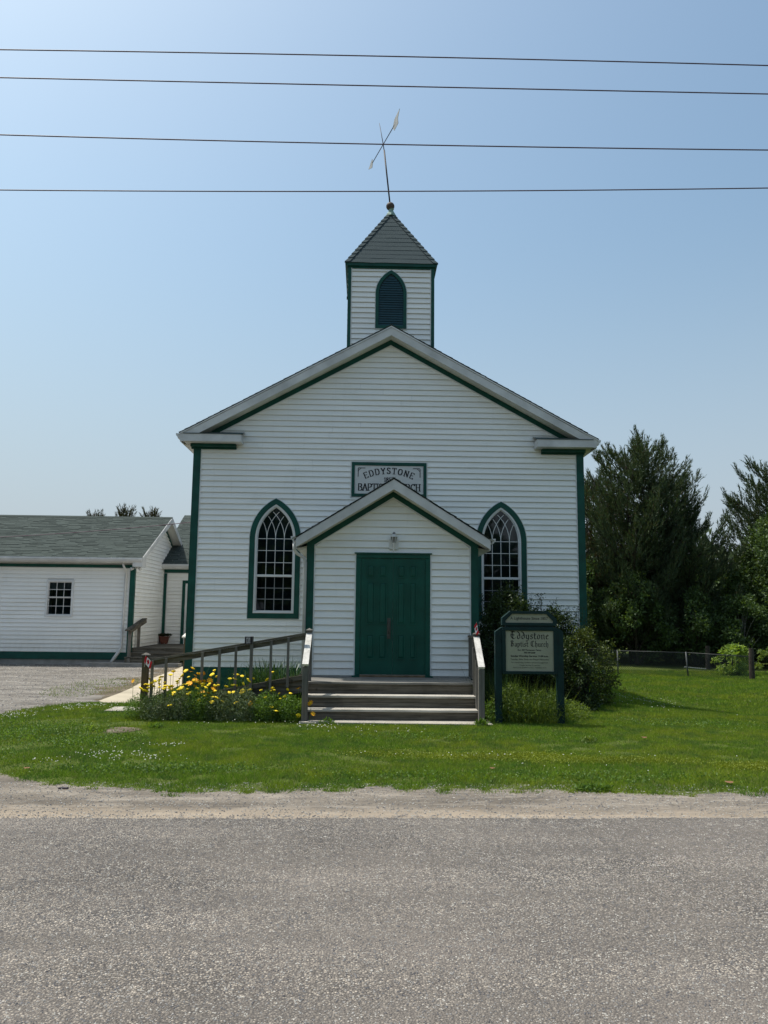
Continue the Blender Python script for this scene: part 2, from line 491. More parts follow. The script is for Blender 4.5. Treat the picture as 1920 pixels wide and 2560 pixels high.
class MB:
    def __init__(s):
        s.v, s.f, s.mi = [], [], []
        s.cur = 0
    def add(s, vs, fs):
        n = len(s.v)
        s.v += [tuple(p) for p in vs]
        s.f += [tuple(i + n for i in f) for f in fs]
        s.mi += [s.cur] * len(fs)
        return s
    def box(s, x0, x1, y0, y1, z0, z1, bev=0.0):
        if bev <= 0:
            return s.add([(x0, y0, z0), (x1, y0, z0), (x1, y1, z0), (x0, y1, z0), (x0, y0, z1), (x1, y0, z1), (x1, y1, z1), (x0, y1, z1)],
                  [(0, 3, 2, 1), (4, 5, 6, 7), (0, 1, 5, 4), (1, 2, 6, 5), (2, 3, 7, 6), (3, 0, 4, 7)])
        b = bev
        c = []
        for z, e in ((z0, b), (z0 + b, 0), (z1 - b, 0), (z1, b)):
            c.append([(x0 + e, y0 + e, z), (x1 - e, y0 + e, z), (x1 - e, y1 - e, z), (x0 + e, y1 - e, z)])
        vs = sum(c, [])
        fs = [(0, 3, 2, 1), (12, 13, 14, 15)]
        for k in range(3):
            for i in range(4):
                j = (i + 1) % 4
                fs.append((4 * k + i, 4 * k + j, 4 * k + 4 + j, 4 * k + 4 + i))
        return s.add(vs, fs)
    def prism(s, poly, y0, y1, axis='y'):
        """poly: list of (a,b); axis y -> (a, y, b); x -> (x, a, b); z -> (a, b, z)"""
        n = len(poly)
        def P(a, b, t):
            return (a, t, b) if axis == 'y' else ((t, a, b) if axis == 'x' else (a, b, t))
        vs = [P(a, b, y0) for a, b in poly] + [P(a, b, y1) for a, b in poly]
        fs = [tuple(range(n)), tuple(range(2 * n - 1, n - 1, -1))]
        for i in range(n):
            j = (i + 1) % n
            fs.append((i, i + n, j + n, j))
        return s.add(vs, fs)
    def ring(s, outer, inner, y0, y1, closed=True):
        n = len(outer)
        vs = [(a, y0, b) for a, b in outer] + [(a, y0, b) for a, b in inner] + [(a, y1, b) for a, b in outer] + [(a, y1, b) for a, b in inner]
        fs = []
        for i in range(n if closed else n - 1):
            j = (i + 1) % n
            fs += [(i, j, n + j, n + i), (2 * n + i, 3 * n + i, 3 * n + j, 2 * n + j), (i, 2 * n + i, 2 * n + j, j), (n + i, n + j, 3 * n + j, 3 * n + i)]
        return s.add(vs, fs)
    def bar(s, p, q, w, h, up=(0, 0, 1)):
        """box beam from p to q; w across, h along up"""
        p, q = Vector(p), Vector(q)
        d = (q - p).normalized()
        u = Vector(up)
        r = d.cross(u)
        if r.length < 1e-5:
            r = d.cross(Vector((0, 1, 0)))
        r.normalize()
        u = r.cross(d).normalized()
        vs = []
        for c in (p, q):
            for a, b in ((-1, -1), (1, -1), (1, 1), (-1, 1)):
                vs.append(c + r * (a * w / 2) + u * (b * h / 2))
        return s.add(vs, [(0, 1, 2, 3), (7, 6, 5, 4), (0, 4, 5, 1), (1, 5, 6, 2), (2, 6, 7, 3), (3, 7, 4, 0)])
    def tube(s, pts, rad, n=8, cap=True):
        pts = [Vector(p) for p in pts]
        rads = rad if isinstance(rad, (list, tuple)) else [rad] * len(pts)
        base = len(s.v)
        vs, fs = [], []
        prev = None
        for i, p in enumerate(pts):
            d = (pts[min(i + 1, len(pts) - 1)] - pts[max(i - 1, 0)]).normalized()
            if prev is None:
                a = Vector((0, 0, 1)) if abs(d.z) < 0.9 else Vector((1, 0, 0))
                u = d.cross(a).normalized()
            else:
                u = (prev - d * prev.dot(d)).normalized()
            prev = u
            w = d.cross(u)
            for k in range(n):
                t = 2 * math.pi * k / n
                vs.append(p + (u * math.cos(t) + w * math.sin(t)) * rads[i])
        for i in range(len(pts) - 1):
            for k in range(n):
                j = (k + 1) % n
                fs.append((i * n + k, i * n + j, (i + 1) * n + j, (i + 1) * n + k))
        if cap:
            fs += [tuple(range(n))[::-1], tuple(range((len(pts) - 1) * n, len(pts) * n))]
        return s.add(vs, fs)
    def lathe(s, c, prof, n=14):
        vs, fs = [], []
        for r, z in prof:
            for k in range(n):
                t = 2 * math.pi * k / n
                vs.append((c[0] + r * math.cos(t), c[1] + r * math.sin(t), c[2] + z))
        for i in range(len(prof) - 1):
            for k in range(n):
                j = (k + 1) % n
                fs.append((i * n + k, i * n + j, (i + 1) * n + j, (i + 1) * n + k))
        fs += [tuple(range(n))[::-1], tuple(range((len(prof) - 1) * n, len(prof) * n))]
        return s.add(vs, fs)
    def build(s, name, mat, parent=None, origin=None, smooth=False):
        me = bpy.data.meshes.new(name)
        me.from_pydata(s.v, [], s.f)
        o = link(name, me, mat, parent, origin)
        if max(s.mi, default=0) > 0:
            me.polygons.foreach_set('material_index', s.mi)
        if smooth:
            me.polygons.foreach_set('use_smooth', [True] * len(me.polygons))
        me.update()
        return o

def np_mesh(name, verts, nper, mat, parent=None, origin=None, mi=None):
    """verts: (F*nper,3) array, each face has its own nper vertices"""
    verts = np.asarray(verts, dtype=np.float32).reshape(-1, 3)
    nv = len(verts)
    nf = nv // nper
    me = bpy.data.meshes.new(name)
    me.vertices.add(nv)
    me.vertices.foreach_set('co', verts.ravel())
    me.loops.add(nv)
    me.loops.foreach_set('vertex_index', np.arange(nv, dtype=np.int32))
    me.polygons.add(nf)
    me.polygons.foreach_set('loop_start', np.arange(0, nv, nper, dtype=np.int32))
    me.update(calc_edges=True)
    if mi is not None:
        me.polygons.foreach_set('material_index', np.asarray(mi, dtype=np.int32))
    return link(name, me, mat, parent, origin)

def rot_frames(dirs, roll=None):
    d = dirs / np.linalg.norm(dirs, axis=1, keepdims=True)
    a = np.where(np.abs(d[:, 2:3]) > 0.95, np.array([[1., 0, 0]]), np.array([[0., 0, 1.]]))
    u = np.cross(d, a)
    u /= np.linalg.norm(u, axis=1, keepdims=True)
    w = np.cross(u, d)
    if roll is None:
        roll = rng.uniform(0, 2 * math.pi, len(d))
    c, s = np.cos(roll)[:, None], np.sin(roll)[:, None]
    return u * c + w * s, d, -u * s + w * c

def scatter_blades(pos, dirs, length, width, bend=0.25):
    """one bent triangle pair -> here single triangle blades"""
    n = len(pos)
    u, d, w = rot_frames(dirs)
    L = np.broadcast_to(np.asarray(length, float), (n,))[:, None]
    W = np.broadcast_to(np.asarray(width, float), (n,))[:, None]
    a = pos - u * W / 2
    b = pos + u * W / 2
    c = pos + d * L + w * L * bend * rng.uniform(0, 1, (n, 1))
    return np.stack([a, b, c], 1).reshape(-1, 3)

def scatter_leaves(pos, dirs, length, width):
    """rhombic leaf quads"""
    n = len(pos)
    u, d, w = rot_frames(dirs)
    L = np.broadcast_to(np.asarray(length, float), (n,))[:, None]
    W = np.broadcast_to(np.asarray(width, float), (n,))[:, None]
    p0 = pos
    p1 = pos + d * L * 0.45 + u * W / 2 + w * L * 0.06
    p2 = pos + d * L
    p3 = pos + d * L * 0.45 - u * W / 2 + w * L * 0.06
    return np.stack([p0, p1, p2, p3], 1).reshape(-1, 3)

def sstep(t):
    t = np.clip(t, 0, 1)
    return t * t * (3 - 2 * t)

def gz(x, y):
    """terrain height: level at the church, falling gently away to the right and back"""
    x = np.asarray(x, float); y = np.asarray(y, float)
    return -0.55 * sstep((x - 4.2) / 4.0) * sstep((y - 11) / 9.0)

def gzf(x, y):
    return float(gz(x, y))
# ================================================================== ground
def struct(o, label=None):
    o['kind'] = 'structure'
    return o

def grid_sheet(name, x0, x1, y0, y1, nx, ny, dz, mat, extra=None):
    xs = np.linspace(x0, x1, nx) if np.isscalar(nx) else nx
    ys = np.linspace(y0, y1, ny) if np.isscalar(ny) else ny
    X, Y = np.meshgrid(xs, ys)
    Z = gz(X, Y) + dz
    vs = np.stack([X, Y, Z], -1).reshape(-1, 3)
    w = len(xs)
    fs = [(j * w + i, j * w + i + 1, (j + 1) * w + i + 1, (j + 1) * w + i) for j in range(len(ys) - 1) for i in range(w - 1)]
    mb = MB()
    mb.add(vs.tolist(), fs)
    return mb.build(name, mat, smooth=True)

xs = np.concatenate([np.linspace(-900, -40, 8), np.linspace(-34, 34, 50), np.linspace(40, 900, 8)])
ys = np.concatenate([np.linspace(-400, -20, 5), np.linspace(-10, 60, 60), np.linspace(80, 1500, 8)])
struct(grid_sheet('ground', 0, 0, 0, 0, xs, ys, 0.0, V['lawn']))

def edge_poly(pts, step=0.06, amp=0.03):
    """roughen a polyline"""
    out = []
    for (a, b) in zip(pts[:-1], pts[1:]):
        L = math.hypot(b[0] - a[0], b[1] - a[1])
        n = max(1, int(L / step))
        for k in range(n):
            t = k / n
            out.append((a[0] + (b[0] - a[0]) * t + random.uniform(-amp, amp), a[1] + (b[1] - a[1]) * t + random.uniform(-amp, amp)))
    out.append(pts[-1])
    return out

def wob(x, s=1.0):
    return 0.5 * math.sin(x * 1.3 * s + 1) + 0.3 * math.sin(x * 3.1 * s + 2) + 0.2 * math.sin(x * 7.7 * s)

# sandy shoulder: strip between lawn edge and road edge; the lawn side is ragged
def lawn_edge(x):
    pts = [(-30, 8.6), (-6, 8.55), (-3.7, 8.32), (-3.2, 8.0), (-2.4, 7.78), (-1.5, 7.62), (0, 7.8), (1.5, 7.76), (3.1, 7.64), (3.9, 7.72), (30, 7.8)]
    for (a, b), (c, d) in zip(pts[:-1], pts[1:]):
        if a <= x <= c:
            return b + (d - b) * (x - a) / (c - a)
    return 8.0
mb = MB()
X = [x for x in np.arange(-30, 30.01, 0.05)]
near = [(x, 6.3) for x in X]
far = [(x, lawn_edge(x) + 0.09 * wob(x) + random.uniform(-0.025, 0.025)) for x in X]
vs = [(x, y, 0.004) for x, y in near] + [(x, y, 0.004) for x, y in far]
n = len(X)
mb.add(vs, [(i, i + 1, n + i + 1, n + i) for i in range(n - 1)])
struct(mb.build('road_shoulder', V['shoulder']))

mb = MB()
X = list(np.arange(-30, 30.01, 0.03))
n = len(X)
fa = [(x, 6.66 + 0.035 * x * 0.5 + 0.018 * wob(x * 1.7) + random.uniform(-0.012, 0.012), 0.009) for x in X]
ne = [(x, -9.0, 0.009) for x in X]
mb.add(ne + fa, [(i, i + 1, n + i + 1, n + i) for i in range(n - 1)])
struct(mb.build('road', V['asphalt']))
# real loose stones scattered on the near road surface and along its edge
def pebbles(name, n, xr, yr, size, mat, z0):
    px = rng.uniform(*xr, n); py = rng.uniform(*yr, n)
    s = rng.uniform(size[0], size[1], n)
    oc = np.array([(1, 0, 0), (0, 1, 0), (-1, 0, 0), (0, -1, 0), (0, 0, .7), (0, 0, -.7)])
    tri = [(0, 1, 4), (1, 2, 4), (2, 3, 4), (3, 0, 4)]
    jit = rng.uniform(.6, 1.3, (n, 6, 3))
    ang = rng.uniform(0, 6.28, n)
    P = oc[None] * jit * s[:, None, None]
    c, si = np.cos(ang)[:, None], np.sin(ang)[:, None]
    x = P[..., 0] * c - P[..., 1] * si
    y = P[..., 0] * si + P[..., 1] * c
    P = np.stack([x + px[:, None], y + py[:, None], P[..., 2] + z0], -1)
    return tag(np_mesh(name, P[:, np.array(tri)].reshape(-1, 3), 3, mat), kind='stuff')
def mat_stone():
    t = NT('loose_stone')
    g = t.n('NewGeometry')
    v = t.n('TexVoronoi'); v.inputs['Scale'].default_value = 30
    t.l(t.pos(), v.inputs['Vector'])
    sep = t.n('SeparateColor'); t.l(v.outputs['Color'], sep.inputs[0])
    return t.finish(t.ramp(sep.outputs[0], [(0, (0.10, 0.10, 0.11)), (.5, (0.26, 0.25, 0.24)), (1, (0.50, 0.47, 0.42))]), 0.9, None, 0.1)
V['stone'] = mat_stone()
p = pebbles('road_chippings', 60000, (-3.6, 3.9), (3.2, 6.75), (0.0025, 0.0065), V['stone'], 0.010)
tag(p, 'loose grey stone chippings bound in the road surface', 'gravel')
p = pebbles('roadside_pebbles', 14000, (-6, 6), (6.45, 8.0), (0.003, 0.010), V['stone'], 0.006)
tag(p, 'small loose pebbles lying on the sandy shoulder', 'gravel')
p = pebbles('drive_pebbles', 9000, (-13, -5.4), (12.0, 24.5), (0.006, 0.022), V['stone'], 0.006)
tag(p, 'loose stones strewn over the gravel drive at the left', 'gravel')

# gravel drive at the left
dedge = [(-40, 9.6), (-9, 9.4), (-6.6, 11.0), (-5.75, 12.1), (-5.9, 13.2), (-5.6, 14.0), (-5.32, 14.5), (-4.93, 14.86)]
dpoly = edge_poly(dedge, 0.07, 0.05)
walk_left = [(-4.93, 14.86), (-4.96, 15.59), (-4.98, 16.27), (-5.04, 17.14), (-5.2, 18.4), (-5.3, 20.0), (-5.35, 21.6), (-5.5, 24.0)]
mb = MB()
poly = dpoly + walk_left[1:] + [(-5.5, 26.2), (-7.2, 26.2), (-7.3, 24.72), (-40, 24.72)]
mb.add([(x, y, 0.004) for x, y in poly], [tuple(range(len(poly)))])
struct(mb.build('gravel_drive', V['drive']))
# earthy margin along the walk
mb = MB()
ysm = np.arange(14.95, 24.2, 0.04)
def wlx(y):
    for (a, b), (c, d) in zip(walk_left[:-1], walk_left[1:]):
        if b <= y <= d:
            return a + (c - a) * (y - b) / (d - b)
    return walk_left[0][0]
va = [(wlx(y) + .02, y, .008) for y in ysm]
vb = [(wlx(y) - .04 - min(1, (y - 14.9) * .8) * (.42 + .22 * math.sin(y * 2.3) + .17 * math.sin(y * 5.1 + 1) + .08 * math.sin(y * 13)) - random.uniform(0, .07), y, .008) for y in ysm]
n = len(ysm)
mb.add(va + vb, [(i, i + 1, n + i + 1, n + i) for i in range(n - 1)])
struct(mb.build('earth_margin', V['dirt']))

# concrete walk, one slab per joint
walk = empty('walkway', (-4.6, 18, 0), None, None)
walk['kind'] = 'structure'
def wl(y):
    for (a, b), (c, d) in zip(walk_left[:-1], walk_left[1:]):
        if b <= y <= d:
            return a + (c - a) * (y - b) / (d - b)
    return walk_left[0][0]
joints = [14.48, 14.82, 16.25, 17.25, 18.8, 20.4, 22.0, 23.9]
for y0, y1 in zip(joints[:-1], joints[1:]):
    a, b = y0 + 0.006, y1 - 0.006
    if y0 < 14.6:
        poly = [(-4.72, a), (-3.95, a - 0.03), (-3.95, b), (-4.93, b)]
    else:
        poly = [(wl(a), a), (-4.14, a), (-4.14, b), (wl(b), b)]
    m_ = MB()
    m_.prism(poly, -0.05, 0.022 + random.uniform(-0.003, 0.003), 'z')
    m_.build('concrete_slab', V['paver'], walk)
mb = MB()
mb.prism([(-4.36, 13.40), (-3.6, 13.36), (-3.6, 13.90), (-4.36, 13.98)], -0.05, 0.02, 'z')
tag(mb.build('stepping_slab', V['concrete'], origin=(-4, 13.6, 0)), 'flat pale concrete slab in grass at the left end of flower bed', 'slab')
# concrete pad under the front stairs
mb = MB()
mb.prism([(-0.98, 12.16), (2.0, 12.04), (2.0, 12.6), (-0.98, 12.6)], -0.05, 0.025, 'z')
tag(mb.build('stair_pad', V['concrete'], origin=(0.5, 12.3, 0)), 'thin pale concrete pad under the foot of the front stairs', 'slab')
# concrete apron at side steps
mb = MB()
mb.prism([(-8.6, 24.05), (-8.2, 23.85), (-5.6, 23.85), (-5.6, 24.3), (-8.0, 24.3)], -0.05, 0.105, 'z')
tag(mb.build('step_apron', V['concrete2'], origin=(-7, 24, 0)), 'grey concrete apron before the side steps by the hall', 'slab')
# bare patch in the lawn
mb = MB()
pts = []
for k in range(36):
    t = 2 * math.pi * k / 36
    r = 1 + 0.16 * math.sin(3 * t + 1) + random.uniform(-0.08, 0.08)
    pts.append((-3.44 + 0.24 * r * math.cos(t), 11.38 + 0.30 * r * math.sin(t), 0.006))
mb.add(pts, [tuple(range(36))])
struct(mb.build('bare_patch', V['dirt']))

# ================================================================== siding
def siding(root, z0, z1, expo, ext, openings, place, name='siding_board', lip=0.028, mat=None, joined=False, joint=3.0):
    """ext(z) -> (left, right). openings: list of (zmin, zmax, f(z)->(l, r)). place(u, o, z) -> xyz"""
    mat = mat or V['vinyl']
    allb = MB()
    z = z0
    while z < z1 - 0.012:
        zt = min(z + expo, z1)
        zm = (z + zt) / 2
        lo, hi = ext(z), ext(zt)
        segs = [[lo[0], lo[1], hi[0], hi[1]]]
        for (a, b, f) in openings:
            if not (a < zm < b):
                continue
            ob, ot = f(min(max(z, a), b)), f(min(max(zt, a), b))
            new = []
            for s in segs:
                if ob[1] <= s[0] or ob[0] >= s[1]:
                    new.append(s)
                    continue
                if ob[0] > s[0] + 0.01:
                    new.append([s[0], ob[0], s[2], ot[0]])
                if ob[1] < s[1] - 0.01:
                    new.append([ob[1], s[1], ot[1], s[3]])
            segs = new
        if joint:
            ns = []
            for q in segs:
                if q[1] - q[0] > joint * 1.35 and q[3] - q[2] > joint and random.random() < .45:
                    lo_, hi_ = max(q[0], q[2]), min(q[1], q[3])
                    x_ = random.uniform(lo_ + .25 * (hi_ - lo_), hi_ - .25 * (hi_ - lo_))
                    ns += [[q[0], x_ - .0025, q[2], x_ - .0025], [x_ + .0025, q[1], x_ + .0025, q[3]]]
                else:
                    ns.append(q)
            segs = ns
        for a0, a1, b0, b1 in segs:
            if a1 - a0 < 0.02:
                continue
            if b1 < b0:
                b0 = b1 = (b0 + b1) / 2
            mb = allb if joined else MB()
            lb = lip + random.uniform(-0.003, 0.001)
            zm1 = z + (zt - z) * 0.80
            m0 = a0 + (b0 - a0) * 0.80
            m1 = a1 + (b1 - a1) * 0.80
            pts = [place(a0, 0.0, z), place(a1, 0.0, z), place(a1, lb * 0.8, z - 0.001), place(a0, lb * 0.8, z - 0.001),
                   place(a0, lb, z + 0.006), place(a1, lb, z + 0.006), place(m0, lb * 0.24, zm1), place(m1, lb * 0.24, zm1),
                   place(b0, 0.001, zt + 0.002), place(b1, 0.001, zt + 0.002)]
            mb.add(pts, [(3, 2, 5, 4), (4, 5, 7, 6), (6, 7, 9, 8), (0, 3, 4, 6, 8), (1, 9, 7, 5, 2)])
            if not joined:
                mb.build(name, mat, root)
        z = zt
    if joined:
        o = allb.build(name, mat, root)
        o['kind'] = 'stuff'
        return o

def front(Yf):
    return lambda u, o, z: (u, Yf - o, z)

# ---- pointed arch outline
def arch(x0, w, z0, zs, h, t=0.0, n=12, zb=None):
    """outline of a pointed window inset by t, from bottom-left clockwise"""
    r = (w * w + h * h) / (2 * w)
    cx = x0 - w + r
    rr = r - t
    top = zs + math.sqrt(max(rr * rr - (cx - x0) ** 2, 1e-6))
    a_end = math.atan2(top - zs, x0 - cx)
    pts = [(x0 - w + t, (z0 + t) if zb is None else zb)]
    for k in range(n + 1):
        a = math.pi + (a_end - math.pi) * k / n
        pts.append((cx + rr * math.cos(a), zs + rr * math.sin(a)))
    for (x, z) in list(reversed(pts[:-1])):
        pts.append((2 * x0 - x, z))
    return pts

def arch_half(w, zs, h, t=0.0):
    r = (w * w + h * h) / (2 * w)
    def f(z):
        if z <= zs:
            return w - t
        q = (r - t) ** 2 - (z - zs) ** 2
        return max(0.0, math.sqrt(q) - (r - w)) if q > 0 else 0.0
    return f

# ================================================================== church
church = empty('church', (0.53, 17, 0), 'white clapboard church with dark green trim, gabled entrance porch and square belfry with weather vane', 'church')
XL, XR, XC = -3.84, 4.90, 0.53
YM, YP, YT = 17.0, 14.0, 17.3
BACK = 30.5
ZB = 0.507
AP, SL = 8.29, 0.5475            # wall-plane roof line
CB = 0.145                       # corner board width
def roof_z(x):
    return AP - SL * abs(x - XC)
def main_ext(z):
    d = 0.17                     # vertical drop of the roof soffit/frieze
    if z <= 5.30:
        return (XL + CB + 0.018, XR - CB - 0.018)
    half = max(0.0, (AP - 0.33 - z) / SL)
    return (max(XL + CB + 0.018, XC - half), min(XR - CB - 0.018, XC + half))
W1, W2 = -1.985, 3.035
WW, WS, WH, WZ0 = 0.562, 3.31, 0.895, 1.555
fh = arch_half(WW, WS, WH, 0.03)
ops = []
for wx in (W1, W2):
    ops.append((WZ0 + 0.03, WS + WH - 0.06, lambda z, wx=wx: (wx - fh(z), wx + fh(z))))
PX0, PX1, PXC = -1.035, 2.055, 0.51        # porch walls
PAP, PSL = 4.02, 0.61
ops.append((0.0, 2.98, lambda z: (PX0 + 0.02, PX1 - 0.02)))
def porch_cut(z):
    h = max(0.02, (PAP - 0.1 - z) / PSL)
    return (PXC - h, PXC + h)
ops.append((2.98, PAP - 0.12, porch_cut))
ops.append((4.30, 5.03, lambda z: (-0.29, 1.33)))
siding(church, ZB, AP - 0.34, 0.1275, main_ext, ops, front(YM))
# backing walls (sheathing) so nothing is hollow; one watertight shell behind the boards
mb = MB()
mb.prism([(XL + 0.02, 0.02), (XR - 0.02, 0.02), (XR - 0.02, 5.4), (XC, AP - 0.28), (XL + 0.02, 5.4)], YM + 0.35, BACK, 'y')
mb.build('wall_core', V['white'], church)
# front sheathing with the two window holes
def wall_with_holes(y0, y1):
    m = MB()
    xs = [XL + 0.02, W1 - 0.45, W1 + 0.45, W2 - 0.45, W2 + 0.45, XR - 0.02]
    for k in (0, 2, 4):
        m.box(xs[k], xs[k + 1], y0, y1, 0.02, 5.3)
    for k in (1, 3):
        m.box(xs[k], xs[k + 1], y0, y1, 0.02, WZ0 + 0.1)
        m.box(xs[k], xs[k + 1], y0, y1, WS + 0.80, 5.3)
        wx = (W1, None, W2)[k - 1]
        # spandrels beside the arch head
        A = arch(wx, WW, WZ0, WS, WH, 0.10)
        half = [p for p in A if p[1] >= WS - 1e-6 and p[0] <= wx + 1e-6]
        poly = [(wx - 0.45, WS)] + [(max(x, wx - 0.45), z) for x, z in half] + [(wx, WS + 0.80), (wx - 0.45, WS + 0.80)]
        m.prism(poly, y0, y1, 'y')
        m.prism([(2 * wx - x, z) for x, z in poly], y0, y1, 'y')
    m.prism([(XL + 0.02, 5.3), (XR - 0.02, 5.3), (XR - 0.02, 5.4), (XC, AP - 0.28), (XL + 0.02, 5.4)], y0, y1, 'y')
    return m
wall_with_holes(YM + 0.003, YM + 0.34).build('wall_sheathing', V['white'], church)
# side walls
siding(church, ZB, 5.38, 0.1275, lambda z: (YM + 0.16, BACK), [], lambda u, o, z: (XL - o, u, z), 'siding_boards', joined=True)
siding(church, ZB, 5.38, 0.1275, lambda z: (YM + 0.16, BACK), [], lambda u, o, z: (XR + o, u, z), 'siding_boards', joined=True)
mb = MB(); mb.box(XL, XL + 0.03, YM + 0.15, BACK, 0.0, 5.4); mb.build('side_wall', V['white'], church)
mb = MB(); mb.box(XR - 0.03, XR, YM + 0.15, BACK, 0.0, 5.4); mb.build('side_wall', V['white'], church)
# corner boards (L-shaped) with white edge trim
for s, x0 in ((1, XL), (-1, XR)):
    mb = MB()
    a, b = sorted((x0 - s * 0.022, x0 + s * CB))
    mb.box(a, b, YM - 0.034, YM + 0.002, 0.0, 5.33, 0.003)
    a, b = sorted((x0 - s * 0.022, x0 + s * 0.006))
    mb.box(a, b, YM + 0.002, YM + 0.14, 0.0, 5.33)
    mb.build('corner_board', V['green'], church)
    mb = MB()
    a, b = sorted((x0 + s * CB, x0 + s * (CB + 0.02)))
    mb.box(a, b, YM - 0.031, YM, ZB, 5.315)
    mb.build('corner_trim', V['white'], church)
# foundation boards, split either side of the porch
for a, b in ((XL + CB + 0.002, PX0 - 0.02), (PX1 + 0.02, XR - CB - 0.002)):
    mb = MB(); mb.box(a, b, YM - 0.030, YM + 0.003, -0.05, ZB - 0.004, 0.003)
    mb.build('foundation_board', V['green'], church)

# --- main roof: two slabs, with rake overhang in front
YF = 16.65
EH = 4.66                                  # half span to the eave tip
RZ = 8.155                                 # ridge height of the shingle top
def roof_slab(s, y0, y1, xc, ridge, sl, half, th, lift=0.0):
    m = MB()
    z = ridge + lift
    m.prism([(xc, z), (xc + s * half, z - sl * half), (xc + s * half, z - sl * half - th), (xc, z - th)], y0, y1, 'y')
    return m
MS = (RZ - 5.60) / 4.64
for s in (-1, 1):
    roof_slab(s, YF + 0.03, BACK + 0.3, XC, RZ - 0.015, MS, 4.62, 0.06).build('roof_deck', V['soffit'], church)
def shingle_field(root, s, y0, y1, xc, ridge, sl, half, mat, expo=0.14, tab=0.30, name='shingles'):
    """courses of separate tabs, joined; u runs along y"""
    cosr = 1 / math.sqrt(1 + sl * sl)
    L = half / cosr
    nc = int(L / expo)
    V_ = []
    for c in range(nc):
        d1 = (c + 1) * L / nc
        d0 = c * L / nc - 0.03
        y = y0 - random.uniform(0, tab)
        while y < y1:
            w = tab * random.uniform(0.55, 1.3)
            a, b = max(y, y0), min(y + w - 0.004, y1)
            y += w
            if b - a < 0.02:
                continue
            k = random.uniform(0.006, 0.013)
            def P(d, yy, o):
                return (xc + s * (d * cosr + o * sl * cosr), yy, ridge - sl * d * cosr + o * cosr)
            p = [P(d0, a, 0.001), P(d0, b, 0.001), P(d1, b, k), P(d1, a, k)]
            q = [P(d1, a, k), P(d1, b, k), P(d1, b, -0.002), P(d1, a, -0.002)]
            V_ += p + q
    o = np_mesh(name, V_, 4, mat, root)
    o['kind'] = 'stuff'
    return o
for s in (-1, 1):
    shingle_field(church, s, YF - 0.02, BACK + 0.32, XC, RZ + 0.004, MS, 4.66, V['shingle2'])
# fascia (rake) boards
cosM = 1 / math.sqrt(1 + MS * MS)
for s in (-1, 1):
    mb = MB()
    x1 = XC + s * 4.62
    z0, z1 = RZ - 0.02, RZ - 0.02 - MS * 4.62
    mb.prism([(XC, z0 - 0.035), (x1, z1 - 0.035), (x1, z1 - 0.075), (XC + s * 4.45, z1 + 0.17 * MS - 0.215), (XC, z0 - 0.215)], YF, YF + 0.022, 'y')
    mb.build('rake_board', V['alu'], church)
    mb = MB()
    mb.prism([(XC, z0 + 0.004), (x1 + s * 0.02, z1 - 0.006), (x1 + s * 0.02, z1 - 0.032), (XC, z0 - 0.032)], YF - 0.012, YF + 0.05, 'y')
    mb.build('drip_edge', V['alu'], church)
    # soffit under the rake
    mb = MB()
    mb.prism([(XC, z0 - 0.20), (XC + s * 4.45, z1 + 0.17 * MS - 0.20), (XC + s * 4.45, z1 + 0.17 * MS - 0.212), (XC, z0 - 0.212)], YF + 0.022, YM - 0.03, 'y')
    mb.build('rake_soffit', V['soffit'], church)
    # green frieze board on the wall following the rake
    mb = MB()
    xe = XC + s * 4.2
    ft, fb = z0 - 0.20, z0 - 0.20 - 0.135
    mb.prism([(XC, ft), (xe, ft - MS * 4.2), (xe, fb - MS * 4.2), (XC, fb)], YM - 0.036, YM, 'y')
    mb.build('frieze_board', V['green'], church)
    mb = MB()
    mb.prism([(XC, fb), (xe, fb - MS * 4.2), (xe, fb - MS * 4.2 - 0.025), (XC, fb - 0.025)], YM - 0.031, YM, 'y')
    mb.build('frieze_trim', V['white'], church)
